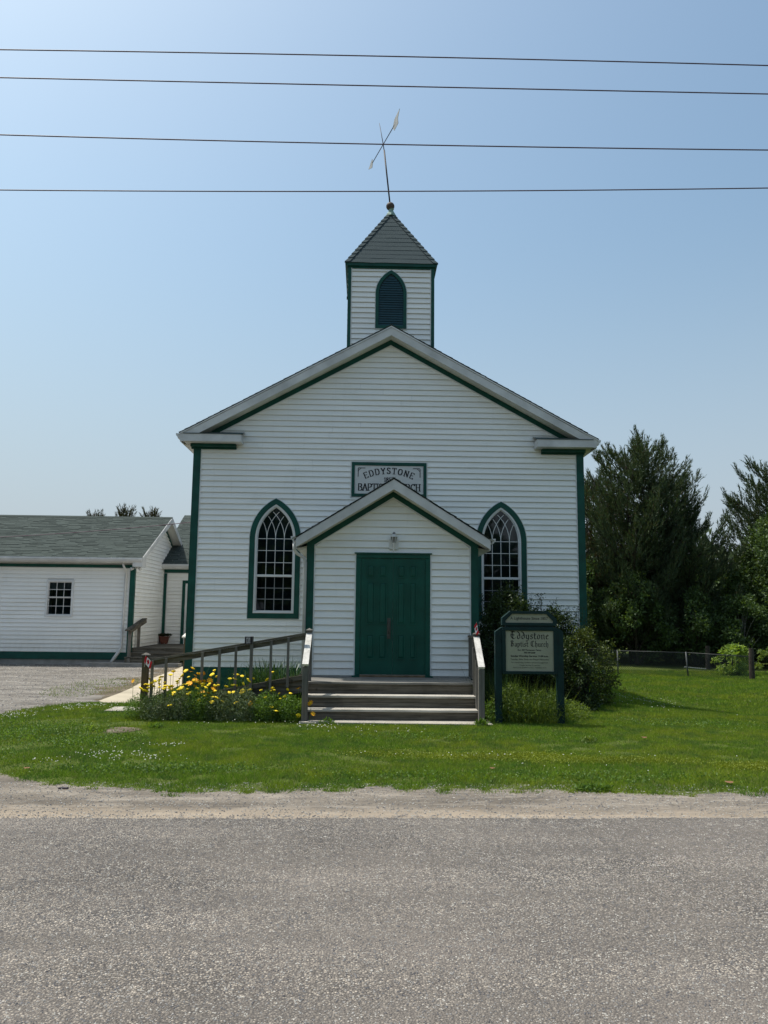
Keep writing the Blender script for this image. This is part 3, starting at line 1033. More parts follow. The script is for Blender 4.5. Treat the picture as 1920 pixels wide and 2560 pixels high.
# cornice returns
for s, xi, xo in ((-1, -2.76, -4.03), (1, 3.80, 5.06)):
    a, b = sorted((xi, xo))
    mb = MB()
    mb.box(a, b, YF - 0.012, YM - 0.03, 5.405, 5.575, 0.004)
    r = mb.build('cornice_return', V['alu'], church)
    mb = MB()
    mb.add([(a - 0.03 if s > 0 else a, YF - 0.02, 5.58), (b if s > 0 else b + 0.03, YF - 0.02, 5.58), (b if s > 0 else b + 0.03, YM, 5.70), (a - 0.03 if s > 0 else a, YM, 5.70)],
           [(0, 1, 2, 3)])
    mb.box((a - 0.035) if s > 0 else a, b if s > 0 else b + 0.035, YF - 0.025, YF + 0.01, 5.572, 5.59)
    mb.build('cornice_cap', V['shingle2'], church)
    mb = MB()
    a2, b2 = (xo + 0.12, -2.91) if s < 0 else (3.96, xo - 0.12)
    mb.box(a2, b2, YM - 0.16, YM - 0.004, 5.335, 5.403)
    mb.box(a2, b2, YM - 0.06, YM - 0.003, 5.30, 5.334)
    mb.build('cornice_frieze', V['green'], church)
    # eave soffit along the side and gutter
    xa, xb = (XL, -4.10) if s < 0 else (XR, 5.14)
    a3, b3 = sorted((xa, xb))
    mb = MB(); mb.box(a3, b3, YM - 0.0, BACK + 0.3, 5.405, 5.425)
    mb.build('eave_soffit', V['soffit'], church)
    mb = MB()
    x = xb
    gpoly = [(x, 5.58), (x + s * 0.10, 5.585), (x + s * 0.095, 5.54), (x + s * 0.06, 5.50), (x + s * 0.055, 5.475), (x, 5.47)]
    mb.prism(gpoly, YF + 0.02, BACK + 0.3, 'y')
    mb.box(*sorted((x - s * 0.02, x)), YF + 0.02, BACK + 0.3, 5.40, 5.60)
    mb.build('gutter', V['alu'], church)
    mb = MB()
    mb.prism([(xb, 5.405), (xb, RZ - MS * 4.55 - .03), (XC + s * 4.30, RZ - MS * 4.30 - .03), (XC + s * 4.30, 5.405)], YF + 0.003, YF + 0.019, 'y')
    mb.build('eave_end_board', V['alu'], church)

# --- pointed windows
def gothic_window(root, wx):
    Yw = YM
    o_, i_ = arch(wx, WW, WZ0, WS, WH, 0.0, 16), arch(wx, WW, WZ0, WS, WH, 0.115, 16)
    mb = MB(); mb.ring(o_, i_, Yw - 0.042, Yw + 0.004)
    win = mb.build('window', V['green'], root)
    mb = MB(); mb.ring(arch(wx, WW, WZ0, WS, WH, -0.014, 16), o_, Yw - 0.032, Yw + 0.002)
    mb.build('edge_trim', V['white'], win)
    a, b = arch(wx, WW, WZ0, WS, WH, 0.117, 16), arch(wx, WW, WZ0, WS, WH, 0.152, 16)
    mb = MB(); mb.ring(a, b, Yw - 0.030, Yw + 0.07); mb.build('frame', V['white'], win)
    a, b = arch(wx, WW, WZ0, WS, WH, 0.152, 16), arch(wx, WW, WZ0, WS, WH, 0.176, 16)
    mb = MB(); mb.ring(a, b, Yw + 0.015, Yw + 0.08); mb.build('sash', V['white'], win)
    hw = WW - 0.176
    zr = 2.49                                   # meeting rail
    mb = MB(); mb.box(wx - hw - 0.028, wx + hw + 0.028, Yw + 0.0, Yw + 0.06, zr - 0.026, zr + 0.026, 0.004)
    mb.build('meeting_rail', V['white'], win)
    mb = MB(); mb.box(wx - WW + 0.12, wx + WW - 0.12, Yw - 0.052, Yw + 0.01, WZ0 + 0.116, WZ0 + 0.145, 0.004)
    mb.build('sill', V['white'], win)
    zb = WZ0 + 0.18
    # muntins
    cols = [wx - hw + 2 * hw * k / 4 for k in range(1, 4)]
    for c in cols:
        mb = MB(); mb.box(c - 0.006, c + 0.006, Yw + 0.028, Yw + 0.042, zr + 0.026, WS + 0.005); mb.build('muntin', V['white'], win)
        mb = MB(); mb.box(c - 0.007, c + 0.007, Yw + 0.058, Yw + 0.066, zb, zr - 0.026); mb.build('muntin', V['muntin'], win)
    up_rows = [zr + 0.026 + (WS - zr - 0.026) * k / 3 for k in range(0, 4)]
    lo_rows = [zb + (zr - 0.026 - zb) * k / 3 for k in range(0, 4)]
    for z in up_rows[1:]:
        mb = MB(); mb.box(wx - hw, wx + hw, Yw + 0.030, Yw + 0.040, z - 0.006, z + 0.006); mb.build('muntin', V['white'], win)
    for z in lo_rows[1:3]:
        mb = MB(); mb.box(wx - hw, wx + hw, Yw + 0.059, Yw + 0.065, z - 0.007, z + 0.007); mb.build('muntin', V['muntin'], win)
    # intersecting tracery
    r = (WW * WW + WH * WH) / (2 * WW)
    rr = r - 0.176
    fin = arch_half(WW, WS, WH, 0.175)
    for c in cols:
        for sgn in (1, -1):
            cx = c + sgn * rr
            pts = []
            for k in range(28):
                a = k * 0.055
                x, z = cx - sgn * rr * math.cos(a), WS + rr * math.sin(a)
                if abs(x - wx) > fin(z) + 0.006:
                    break
                pts.append((x, Yw + (0.034 if sgn > 0 else 0.038), z))
            if len(pts) > 2:
                mb = MB()
                for p, q in zip(pts[:-1], pts[1:]):
                    mb.bar(p, q, 0.010, 0.012, up=(-(q[2] - p[2]), 0, q[0] - p[0]))
                mb.build('tracery_bar', V['white'], win)
    # panes
    xsn = [wx - hw] + cols + [wx + hw]
    for rows, yy in ((up_rows, Yw + 0.044), (lo_rows, Yw + 0.068)):
        for j in range(3):
            for i in range(4):
                mb = MB()
                tlt = random.uniform(-0.0015, 0.0015)
                mb.add([(xsn[i] + .002, yy + tlt, rows[j] + .002), (xsn[i + 1] - .002, yy - tlt, rows[j] + .002), (xsn[i + 1] - .002, yy - tlt, rows[j + 1] - .002), (xsn[i] + .002, yy + tlt, rows[j + 1] - .002)], [(0, 1, 2, 3)])
                mb.build('pane', V['glass'], win)
    hd = [p for p in arch(wx, WW, WZ0, WS, WH, 0.175, 14) if p[1] >= WS - 1e-6]
    mb = MB(); mb.add([(x, Yw + 0.046, z) for x, z in hd], [tuple(range(len(hd)))]); mb.build('arched_pane', V['glass'], win)
    # backing sheet in bluish reflection tone, drape in front of it
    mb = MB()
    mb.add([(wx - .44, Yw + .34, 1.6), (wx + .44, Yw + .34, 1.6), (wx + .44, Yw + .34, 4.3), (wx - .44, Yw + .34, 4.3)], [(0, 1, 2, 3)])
    mb.build('window_backing', V['room'], win)
    for k in range(4):
        pass
    mb = MB()
    x0 = wx - 0.33
    prof = [(x0 + 0.13 * k / 8, Yw + 0.16 + 0.012 * (k % 2)) for k in range(9)]
    for (xa, ya), (xb, yb) in zip(prof[:-1], prof[1:]):
        mb.add([(xa, ya, 1.75), (xb, yb, 1.75), (x0 + 0.07 + (xb - x0 - .07) * .25, yb, 3.35), (x0 + 0.07 + (xa - x0 - .07) * .25, ya, 3.35)], [(0, 1, 2, 3)])
    mb.build('drape', V['drape'], win)
    return win
gothic_window(church, W1)
gothic_window(church, W2)

# --- porch
def porch_ext(z):
    if z < 2.88:
        return (PX0 + 0.14, PX1 - 0.14)
    half = max(0.0, (PAP - 0.24 - z) / PSL)
    return (max(PX0 + 0.14, PXC - half), min(PX1 - 0.14, PXC + half))
DX0, DX1 = -0.155, 1.195
DECK = 0.566
siding(church, DECK + 0.022, PAP - 0.26, 0.1275, porch_ext, [(0, 2.77, lambda z: (DX0 - 0.005, DX1 + 0.005))], front(YP))
mb = MB()
mb.prism([(PX0 + .01, 0.02), (PX1 - .01, 0.02), (PX1 - .01, 2.95), (PXC, PAP - 0.2), (PX0 + .01, 2.95)], YP + 0.003, YM - 0.02, 'y')
mb.build('porch_core', V['white'], church)
for s, x0 in ((1, PX0), (-1, PX1)):
    siding(church, ZB, 2.93, 0.1275, lambda z: (YP + 0.14, YM - 0.02), [], (lambda u, o, z, x0=x0, s=s: (x0 - s * o, u, z)), 'siding_boards', joined=True)
    mb = MB()
    a, b = sorted((x0 - s * 0.02, x0 + s * 0.118))
    mb.box(a, b, YP - 0.034, YP + 0.002, 0.1, 2.98, 0.003)
    a, b = sorted((x0 - s * 0.02, x0 + s * 0.006))
    mb.box(a, b, YP + 0.002, YP + 0.12, 0.1, 2.93)
    mb.build('corner_board', V['green'], church)
    mb = MB()
    a, b = sorted((x0 + s * 0.118, x0 + s * 0.138))
    mb.box(a, b, YP - 0.031, YP, DECK + 0.02, 2.925)
    mb.build('corner_trim', V['white'], church)
PYF = 13.65
PRZ = 4.115
PS = (PRZ - 2.99) / 1.80
pc = 1 / math.sqrt(1 + PS * PS)
for s in (-1, 1):
    roof_slab(s, PYF + 0.02, YM - 0.035, PXC, PRZ - 0.012, PS, 1.77, 0.04).build('porch_roof_deck', V['soffit'], church)
    shingle_field(church, s, PYF - 0.02, YM - 0.035, PXC, PRZ + 0.006, PS, 1.80, V['shingle2'], 0.13, 0.3, 'porch_shingles')
    z0 = PRZ - 0.015
    mb = MB()
    hx = 1.74
    mb.prism([(PXC, z0 - 0.012), (PXC + s * hx, z0 - PS * hx - 0.012), (PXC + s * hx, z0 - PS * hx - 0.165), (PXC, z0 - 0.185)], PYF, PYF + 0.02, 'y')
    mb.build('rake_board', V['alu'], church)
    mb = MB()
    mb.prism([(PXC, z0 - 0.165), (PXC + s * hx, z0 - PS * hx - 0.150), (PXC + s * hx, z0 - PS * hx - 0.165), (PXC, z0 - 0.180)], PYF + 0.02, YP - 0.03, 'y')
    mb.build('rake_soffit', V['soffit'], church)
    mb = MB()
    hx = 1.52
    mb.prism([(PXC, z0 - 0.17), (PXC + s * hx, z0 - 0.17 - PS * hx), (PXC + s * hx, z0 - 0.285 - PS * hx), (PXC, z0 - 0.285)], YP - 0.037, YP, 'y')
    mb.build('frieze_board', V['green'], church)
    mb = MB()
    mb.prism([(PXC, z0 - 0.285), (PXC + s * 1.42, z0 - 0.285 - PS * 1.42), (PXC + s * 1.42, z0 - 0.303 - PS * 1.42), (PXC, z0 - 0.303)], YP - 0.031, YP, 'y')
    mb.build('frieze_trim', V['white'], church)
    xe = PXC + s * 1.74
    a, b = sorted((PX0 if s < 0 else PX1, xe))
    mb = MB()
    # sloped eave soffit back to the main wall
    zi = z0 - PS * 1.74
    mb.add([(xe, PYF + 0.02, zi - 0.185), (xe, YM - 0.04, zi - 0.185), (PX0 if s < 0 else PX1, YM - 0.04, zi - 0.115), (PX0 if s < 0 else PX1, PYF + 0.3, zi - 0.115)], [(0, 1, 2, 3)])
    mb.build('eave_soffit', V['soffit'], church)
    mb = MB()
    gp = [(xe, zi + 0.03), (xe + s * 0.095, zi + 0.03), (xe + s * 0.09, zi - 0.01), (xe + s * 0.055, zi - 0.055), (xe, zi - 0.06)]
    mb.prism(gp, PYF + 0.02, YM - 0.04, 'y')
    mb.box(*sorted((xe - s * 0.015, xe)), PYF + 0.02, YM - 0.04, zi - 0.185, zi)
    mb.build('gutter', V['alu'], church)
# downspout of the porch
mb = MB()
mb.tube([(-1.27, 13.80, 2.92), (-1.27, 13.82, 2.82), (-1.22, 13.86, 2.75), (-1.10, 13.93, 2.68), (-1.075, 13.95, 2.60), (-1.075, 13.955, 0.62)], 0.030, 8)
mb.build('downspout', V['alu'], church, smooth=True)

# --- double door
mb = MB()
mb.box(DX0, DX0 + 0.085, YP - 0.036, YP + 0.02, DECK + 0.03, 2.69, 0.004)
mb.box(DX1 - 0.085, DX1, YP - 0.036, YP + 0.02, DECK + 0.03, 2.69, 0.004)
mb.box(DX0, DX1, YP - 0.0365, YP + 0.02, 2.693, 2.765, 0.004)
mb.box(DX0 - 0.03, DX1 + 0.03, YP - 0.065, YP + 0.0, 2.768, 2.79)
mb.box(DX0 - 0.05, DX0 + 0.09, YP - 0.07, YP - 0.0, DECK + 0.002, DECK + 0.028)
mb.box(DX1 - 0.09, DX1 + 0.05, YP - 0.07, YP - 0.0, DECK + 0.002, DECK + 0.028)
mb.build('door_frame', V['doorgreen'], church)
for x0 in (DX0 - 0.024, DX1):
    mb = MB(); mb.box(x0, x0 + 0.024, YP - 0.031, YP, DECK + 0.03, 2.767); mb.build('door_trim', V['white'], church)
mb = MB(); mb.box(DX0 + 0.09, DX1 - 0.09, YP - 0.06, YP, DECK + 0.003, DECK + 0.034)
mb.build('door_sill', simple('worn_oak_sill', (0.20, 0.135, 0.075), 0.7, 0.25, 8), church)
for lx0, lx1 in ((DX0 + 0.087, 0.518), (0.522, DX1 - 0.087)):
    mb = MB(); mb.box(lx0, lx1, YP - 0.016, YP + 0.0, DECK + 0.046, 2.688, 0.002)
    leaf = mb.build('door_leaf', V['doorgreen'], church)
    w = lx1 - lx0
    px = [(lx0 + 0.105, lx0 + 0.265), (lx0 + 0.325, lx0 + 0.485)] if lx0 < 0.3 else [(lx0 + 0.075, lx0 + 0.225), (lx0 + 0.295, lx0 + 0.43)]
    for zz0, zz1 in ((2.335, 2.575), (1.495, 2.265), (0.880, 1.325)):
        for a, b in px:
            m = MB()
            # raised moulding ring then bevelled field
            o = [(a, zz0), (b, zz0), (b, zz1), (a, zz1)]
            i = [(a + .022, zz0 + .022), (b - .022, zz0 + .022), (b - .022, zz1 - .022), (a + .022, zz1 - .022)]
            m.ring(o, i, YP - 0.028, YP - 0.0165)
            f = [(a + .024, zz0 + .024), (b - .024, zz0 + .024), (b - .024, zz1 - .024), (a + .024, zz1 - .024)]
            g = [(a + .05, zz0 + .05), (b - .05, zz0 + .05), (b - .05, zz1 - .05), (a + .05, zz1 - .05)]
            m.add([(x, YP - .0165, z) for x, z in f] + [(x, YP - .027, z) for x, z in g], [(0, 1, 5, 4), (1, 2, 6, 5), (2, 3, 7, 6), (3, 0, 4, 7), (4, 5, 6, 7)])
            m.build('panel', V['doorgreen'], leaf)
    if lx0 < 0.3:
        m = MB()
        m.box(0.418, 0.482, YP - 0.024, YP - 0.0165, 1.245, 1.612, 0.002)
        hd = m.build('handle', V['brass'], leaf)
        m.box(0.415, 0.485, YP - 0.03, YP - 0.02, 1.607, 1.617)
        m = MB()
        m.tube([(0.452, YP - .03, 1.56), (0.452, YP - .075, 1.53), (0.452, YP - .085, 1.45), (0.452, YP - .075, 1.37), (0.452, YP - .03, 1.34)], 0.011, 6)
        m.box(0.440, 0.464, YP - .035, YP - .02, 1.275, 1.30)
        m.build('handle_grip', V['brass'], leaf, smooth=True)

# --- belfry
TX0, TX1 = -0.468, 1.535
TC = (TX0 + TX1) / 2
TB = 19.3
mb = MB(); mb.box(TX0 + .01, TX1 - .01, YT + 0.003, TB, 6.9, 9.84); mb.build('belfry_core', V['white'], church)
LWW, LWS, LWH, LZ0 = 0.365, 9.16, 0.585, 8.31
fl = arch_half(LWW, LWS, LWH, 0.02)
siding(church, 7.55, 9.80, 0.1275, lambda z: (TX0 + 0.075, TX1 - 0.075), [(LZ0 + 0.02, LWS + LWH - .03, lambda z: (TC - fl(z), TC + fl(z)))], front(YT))
for s, x0 in ((1, TX0), (-1, TX1)):
    siding(church, 6.5, 9.80, 0.1275, lambda z: (YT + 0.08, TB), [], (lambda u, o, z, x0=x0, s=s: (x0 - s * o, u, z)), 'siding_boards', joined=True)
    mb = MB()
    a, b = sorted((x0 - s * 0.02, x0 + s * 0.058))
    mb.box(a, b, YT - 0.034, YT + 0.002, 6.8, 9.80, 0.002)
    a, b = sorted((x0 - s * 0.02, x0 + s * 0.004))
    mb.box(a, b, YT + 0.002, YT + 0.09, 6.8, 9.80)
    mb.build('corner_board', V['green'], church)
    mb = MB()
    a, b = sorted((x0 + s * 0.058, x0 + s * 0.073))
    mb.box(a, b, YT - 0.031, YT, 6.9, 9.79)
    mb.build('corner_trim', V['white'], church)
mb = MB()
o_, i_ = arch(TC, LWW, LZ0, LWS, LWH, 0.0, 14), arch(TC, LWW, LZ0, LWS, LWH, 0.075, 14)
mb.ring(o_, i_, YT - 0.043, YT + 0.003)
lou = mb.build('louvre_window', V['green'], church)
mb = MB(); mb.ring(arch(TC, LWW, LZ0, LWS, LWH, -0.014, 14), o_, YT - 0.032, YT + 0.002); mb.build('edge_trim', V['white'], lou)
V['slat'] = simple('veil_tinted_slat', (0.018, 0.062, 0.082), 0.5, 0.15)  # blue tint paints a hazy veil over the green louvre
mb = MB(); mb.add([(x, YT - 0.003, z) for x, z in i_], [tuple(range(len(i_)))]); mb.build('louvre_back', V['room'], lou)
fi = arch_half(LWW, LWS, LWH, 0.078)
z = LZ0 + 0.08
while z < LWS + LWH - 0.14:
    h0 = min(fi(z), fi(z + 0.05))
    mb = MB()
    mb.add([(TC - h0, YT - 0.030, z), (TC + h0, YT - 0.030, z), (TC + h0, YT - 0.006, z + 0.046), (TC - h0, YT - 0.006, z + 0.046),
            (TC - h0, YT - 0.030, z - 0.008), (TC + h0, YT - 0.030, z - 0.008), (TC + h0, YT - 0.006, z + 0.038), (TC - h0, YT - 0.006, z + 0.038)],
           [(0, 1, 2, 3), (4, 7, 6, 5), (0, 4, 5, 1), (1, 5, 6, 2), (3, 2, 6, 7), (0, 3, 7, 4)])
    mb.build('louvre_slat', V['slat'], lou)
    z += 0.058
# eave and pyramid roof
EW = 1.085
TY = 18.30
mb = MB()
mb.box(TC - EW + .01, TC + EW - .01, TY - EW + .01, TY + EW - .01, 9.83, 9.90)
mb.box(TC - 1.03, TC + 1.03, TY - 1.03, TY + 1.03, 9.785, 9.83)
mb.build('belfry_eave', V['green'], church)
AZP = 11.80
NC = 13
for k in range(NC):
    t0, t1 = k / NC, (k + 1) / NC
    for (dx, dy) in ((0, -1), (1, 0), (0, 1), (-1, 0)):
        mb = MB()
        w0, w1 = (1 - t0) * EW, (1 - min(1, t1 + 0.02)) * EW
        z0, z1 = 9.905 + t0 * (AZP - 9.905), 9.905 + min(1, t1 + 0.02) * (AZP - 9.905)
        k1 = 0.008
        nx = 8 if dy else 2
        def P(u, w, z, o):
            q = w + o
            return (TC + u, TY + dy * q, z) if dy else (TC + dx * q, TY + u, z)
        nseg = max(2, int(w0 * 7))
        jz = [random.uniform(-0.006, 0.006) for _ in range(nseg + 1)]
        vs = []
        for i in range(nseg + 1):
            u = -1 + 2 * i / nseg
            vs += [P(u * w0, w0, z0 + jz[i], k1), P(u * w1, w1, z1, 0.001), P(u * w0, w0, z0 + jz[i] - 0.008, 0)]
        fs = []
        for i in range(nseg):
            a = i * 3
            fs += [(a, a + 3, a + 4, a + 1), (a + 2, a + 5, a + 3, a)]
        mb.add(vs, fs)
        mb.build('shingle_course', V['shingle3'], church)
# hip caps
for sx in (-1, 1):
    for sy in (-1, 1):
        for k in range(14):
            t0, t1 = k / 14, (k + 1.12) / 14
            if t1 > 1: t1 = 1
            w0, w1 = (1 - t0) * EW, (1 - t1) * EW
            z0, z1 = 9.905 + t0 * (AZP - 9.905), 9.905 + t1 * (AZP - 9.905)
            mb = MB()
            c0 = Vector((TC + sx * (w0 + .02), TY + sy * (w0 + .02), z0 + 0.012)); c1 = Vector((TC + sx * (w1 + .004), TY + sy * (w1 + .004), z1 + 0.006))
            d = 0.12
            dn = min(d, w0 * .9)
            a0 = c0 + Vector((-sx * dn, 0, 0.008)); b0 = c0 + Vector((0, -sy * dn, 0.008))
            a0 = Vector((c0.x - sx * dn, c0.y, z0 + 0.022)); b0 = Vector((c0.x, c0.y - sy * dn, z0 + 0.022))
            dm = min(d, w1 * .9)
            a1 = Vector((c1.x - sx * dm, c1.y, z1 + 0.012)); b1 = Vector((c1.x, c1.y - sy * dm, z1 + 0.012))
            dnv = Vector((0, 0, -0.02))
            mb.add([c0, a0, a1, c1, b0, b1, c0 + dnv, a0 + dnv, b0 + dnv], [(0, 3, 2, 1), (0, 4, 5, 3), (0, 1, 7, 6), (0, 6, 8, 4)])
            mb.build('hip_cap', V['shingle3'], church)
# finial, ball and weather vane (leaning)
mb = MB()
mb.lathe((TC + .01, TY, 11.66), [(0.15, -0.02), (0.13, 0.03), (0.075, 0.12), (0.055, 0.16), (0.075, 0.19), (0.07, 0.2)], 8)
mb.build('finial_flashing', V['copper'], church, smooth=False)
mb = MB()
mb.lathe((0.523, TY, 11.93), [(0.03, -.105)] + [(0.107 * math.cos(a), 0.107 * math.sin(a)) for a in np.linspace(-1.25, 1.25, 9)] + [(0.02, .107)], 16)
mb.build('finial_ball', V['ball'], church, smooth=True)
mb = MB()
mb.tube([(0.515, TY, 11.99), (0.352, TY, 13.46)], 0.019, 8)
mb.tube([(0.352, TY, 13.44), (0.325, TY, 13.62), (0.219, TY, 14.21)], [0.013, 0.012, 0.006], 6)
vane = mb.build('weather_vane', V['iron'], church, smooth=True)
def onY_(pxx, Y):
    return pxx
near_, far_ = Vector((0.60, 17.30, 13.50)), Vector((0.055, 19.25, 13.66))
mid_ = Vector((0.325, 18.3, 13.62))
d_ = (near_ - far_).normalized()
near_ = mid_ + d_ * 0.95
far_ = mid_ - d_ * 1.0
mb = MB(); mb.tube([near_, far_], 0.011, 6)
# arrow head (far) and feather (near) are vertical plates
side = Vector((0, 0, 1)).cross(d_).normalized()
upn = Vector((0, 0, 1))
mb.build('vane_arm', V['iron'], vane, smooth=True)
def plate(pts2, base, name):
    m = MB()
    vs = []
    for o in (-0.004, 0.004):
        for a, b in pts2:
            vs.append(base + d_ * a + upn * b + side * o)
    n_ = len(pts2)
    fs = [tuple(range(n_)), tuple(range(2 * n_ - 1, n_ - 1, -1))] + [(i, (i + 1) % n_, n_ + (i + 1) % n_, n_ + i) for i in range(n_)]
    m.add(vs, fs)
    return m.build(name, V['platemetal'], vane)
plate([(-0.14, 0.0), (0.0, 0.15), (0.40, 0.20), (0.26, 0.03), (0.30, -0.12), (-0.02, -0.14)], near_, 'vane_feather')
plate([(0.06, 0.0), (-0.02, 0.13), (-0.38, 0.0), (-0.02, -0.13)], far_, 'vane_point')
# ================================================================== lettering
GLY = {
 'E': (0.62, [[(.1, 0), (.1, 1)], [(.1, 1), (.56, 1), (.56, .86)], [(.1, .52), (.45, .52)], [(.1, 0), (.58, 0), (.58, .16)]]),
 'D': (0.72, [[(.1, 0), (.1, 1)], [(.1, 1), (.4, 1), (.62, .82), (.67, .5), (.62, .18), (.4, 0), (.1, 0)]]),
 'Y': (0.70, [[(.04, 1), (.34, .48), (.64, 1)], [(.34, .48), (.34, 0)], [(.2, 0), (.48, 0)]]),
 'S': (0.60, [[(.52, .84), (.40, .98), (.22, 1), (.08, .86), (.09, .66), (.28, .54), (.46, .44), (.54, .26), (.44, .06), (.24, 0), (.06, .10), (.05, .22)]]),
 'T': (0.66, [[(.33, 0), (.33, 1)], [(.04, .86), (.04, 1), (.62, 1), (.62, .86)], [(.2, 0), (.46, 0)]]),
 'O': (0.78, [[(.39, 1), (.16, .88), (.06, .5), (.16, .12), (.39, 0), (.62, .12), (.72, .5), (.62, .88), (.39, 1)]]),
 'N': (0.74, [[(.1, 0), (.1, 1)], [(.1, 1), (.64, 0)], [(.64, 0), (.64, 1)], [(.02, 0), (.2, 0)], [(.54, 1), (.72, 1)]]),
 'B': (0.66, [[(.1, 0), (.1, 1)], [(.1, 1), (.42, 1), (.54, .88), (.52, .64), (.36, .54), (.1, .54)], [(.36, .54), (.58, .42), (.60, .16), (.44, 0), (.1, 0)]]),
 'A': (0.72, [[(.04, 0), (.36, 1), (.68, 0)], [(.17, .36), (.55, .36)], [(-.04, 0), (.14, 0)], [(.56, 0), (.78, 0)]]),
 'P': (0.62, [[(.1, 0), (.1, 1)], [(.1, 1), (.42, 1), (.57, .86), (.55, .6), (.4, .48), (.1, .48)], [(.0, 0), (.24, 0)]]),
 'I': (0.32, [[(.16, 0), (.16, 1)], [(.04, 1), (.28, 1)], [(.04, 0), (.28, 0)]]),
 'C': (0.72, [[(.62, .8), (.44, .99), (.22, .92), (.08, .66), (.08, .34), (.22, .08), (.44, .01), (.64, .18)], [(.64, .78), (.64, 1)]]),
 'H': (0.74, [[(.12, 0), (.12, 1)], [(.62, 0), (.62, 1)], [(.12, .52), (.62, .52)], [(.02, 1), (.22, 1)], [(.02, 0), (.22, 0)], [(.52, 1), (.72, 1)], [(.52, 0), (.72, 0)]]),
 'U': (0.72, [[(.12, 1), (.12, .26), (.24, .03), (.46, .03), (.60, .26), (.60, 1)], [(.02, 1), (.24, 1)], [(.5, 1), (.7, 1)]]),
 'R': (0.70, [[(.1, 0), (.1, 1)], [(.1, 1), (.42, 1), (.57, .86), (.55, .62), (.4, .52), (.1, .52)], [(.36, .52), (.66, 0)], [(.0, 0), (.22, 0)]]),
 '1': (0.34, [[(.06, .84), (.18, 1), (.18, 0)], [(.06, 0), (.3, 0)]]),
 '8': (0.56, [[(.28, .54), (.1, .68), (.12, .92), (.28, 1), (.44, .92), (.46, .68), (.28, .54), (.06, .36), (.08, .1), (.28, 0), (.48, .1), (.5, .36), (.28, .54)]]),
 '5': (0.54, [[(.46, 1), (.12, 1), (.1, .58), (.3, .64), (.48, .48), (.48, .2), (.3, 0), (.08, .06)]]),
 '7': (0.52, [[(.06, .86), (.06, 1), (.48, 1), (.22, 0)]]),
}
BL = {   # blackletter: x height .56
 'E': (0.80, [[(.66, .90), (.48, 1.0), (.24, .88), (.14, .62), (.16, .30), (.34, .06), (.52, .02), (.70, .16)], [(.10, .52), (.36, .56), (.56, .50)], [(.36, .92), (.36, .12)], [(.10, .96), (.30, 1.0), (.62, .92)]]),
 'B': (0.74, [[(.18, .98), (.18, .06)], [(.04, .90), (.30, 1.0), (.50, .94), (.56, .76), (.30, .58)], [(.30, .58), (.60, .46), (.62, .16), (.40, .02), (.10, .08)], [(.34, .96), (.34, .08)]]),
 'C': (0.78, [[(.64, .84), (.48, 1.0), (.26, .90), (.12, .66), (.12, .34), (.28, .08), (.50, .0), (.68, .16)], [(.36, .94), (.36, .08)]]),
 'a': (0.48, [[(.08, .50), (.22, .58), (.34, .50), (.34, .08), (.44, .0)], [(.34, .32), (.12, .26), (.10, .10), (.20, .0), (.34, .10)]]),
 'b': (0.50, [[(.14, 1.0), (.12, .08), (.24, .0), (.40, .10), (.40, .46), (.28, .56), (.12, .46)]]),
 'c': (0.42, [[(.36, .46), (.24, .58), (.12, .46), (.12, .10), (.24, .0), (.38, .08)]]),
 'd': (0.52, [[(.06, .96), (.24, .92), (.42, .58), (.42, .12), (.28, .0), (.12, .10), (.12, .42), (.26, .54), (.40, .46)]]),
 'e': (0.44, [[(.12, .30), (.34, .40), (.36, .48), (.24, .58), (.12, .46), (.12, .10), (.24, .0), (.38, .08)]]),
 'h': (0.54, [[(.14, 1.0), (.12, .04), (.18, .0)], [(.12, .44), (.30, .58), (.42, .48), (.42, .08), (.30, -.20)]]),
 'i': (0.28, [[(.06, .52), (.14, .48), (.14, .06), (.22, .0)], [(.10, .78), (.16, .72)]]),
 'n': (0.54, [[(.06, .52), (.13, .48), (.13, .04), (.18, .0)], [(.13, .44), (.30, .58), (.41, .50), (.41, .06), (.48, .0)]]),
 'o': (0.50, [[(.26, .58), (.12, .46), (.12, .10), (.24, .0), (.40, .10), (.40, .46), (.26, .58)]]),
 'p': (0.52, [[(.06, .54), (.13, .50), (.13, -.26)], [(.13, .46), (.30, .58), (.42, .46), (.42, .12), (.28, .0), (.13, .08)]]),
 'r': (0.40, [[(.06, .52), (.14, .48), (.14, .04), (.20, .0)], [(.14, .44), (.26, .58), (.36, .50)]]),
 's': (0.42, [[(.34, .50), (.22, .58), (.10, .46), (.14, .34), (.32, .24), (.34, .10), (.20, .0), (.06, .08)]]),
 't': (0.36, [[(.16, .80), (.14, .10), (.24, .0), (.34, .06)], [(.04, .54), (.30, .56)]]),
 'u': (0.54, [[(.06, .54), (.13, .50), (.13, .10), (.24, .0), (.40, .10)], [(.36, .56), (.41, .50), (.41, .06), (.50, .0)]]),
 'y': (0.54, [[(.06, .54), (.13, .50), (.13, .12), (.26, .0), (.41, .10)], [(.36, .56), (.41, .50), (.41, -.02), (.26, -.28), (.08, -.24)]]),
}
def hull2(pts):
    pts = sorted(set((round(a, 6), round(b, 6)) for a, b in pts))
    def half(ps):
        h = []
        for p in ps:
            while len(h) > 1 and (h[-1][0] - h[-2][0]) * (p[1] - h[-2][1]) - (h[-1][1] - h[-2][1]) * (p[0] - h[-2][0]) <= 0:
                h.pop()
            h.append(p)
        return h
    a, b = half(pts), half(pts[::-1])
    return a[:-1] + b[:-1]
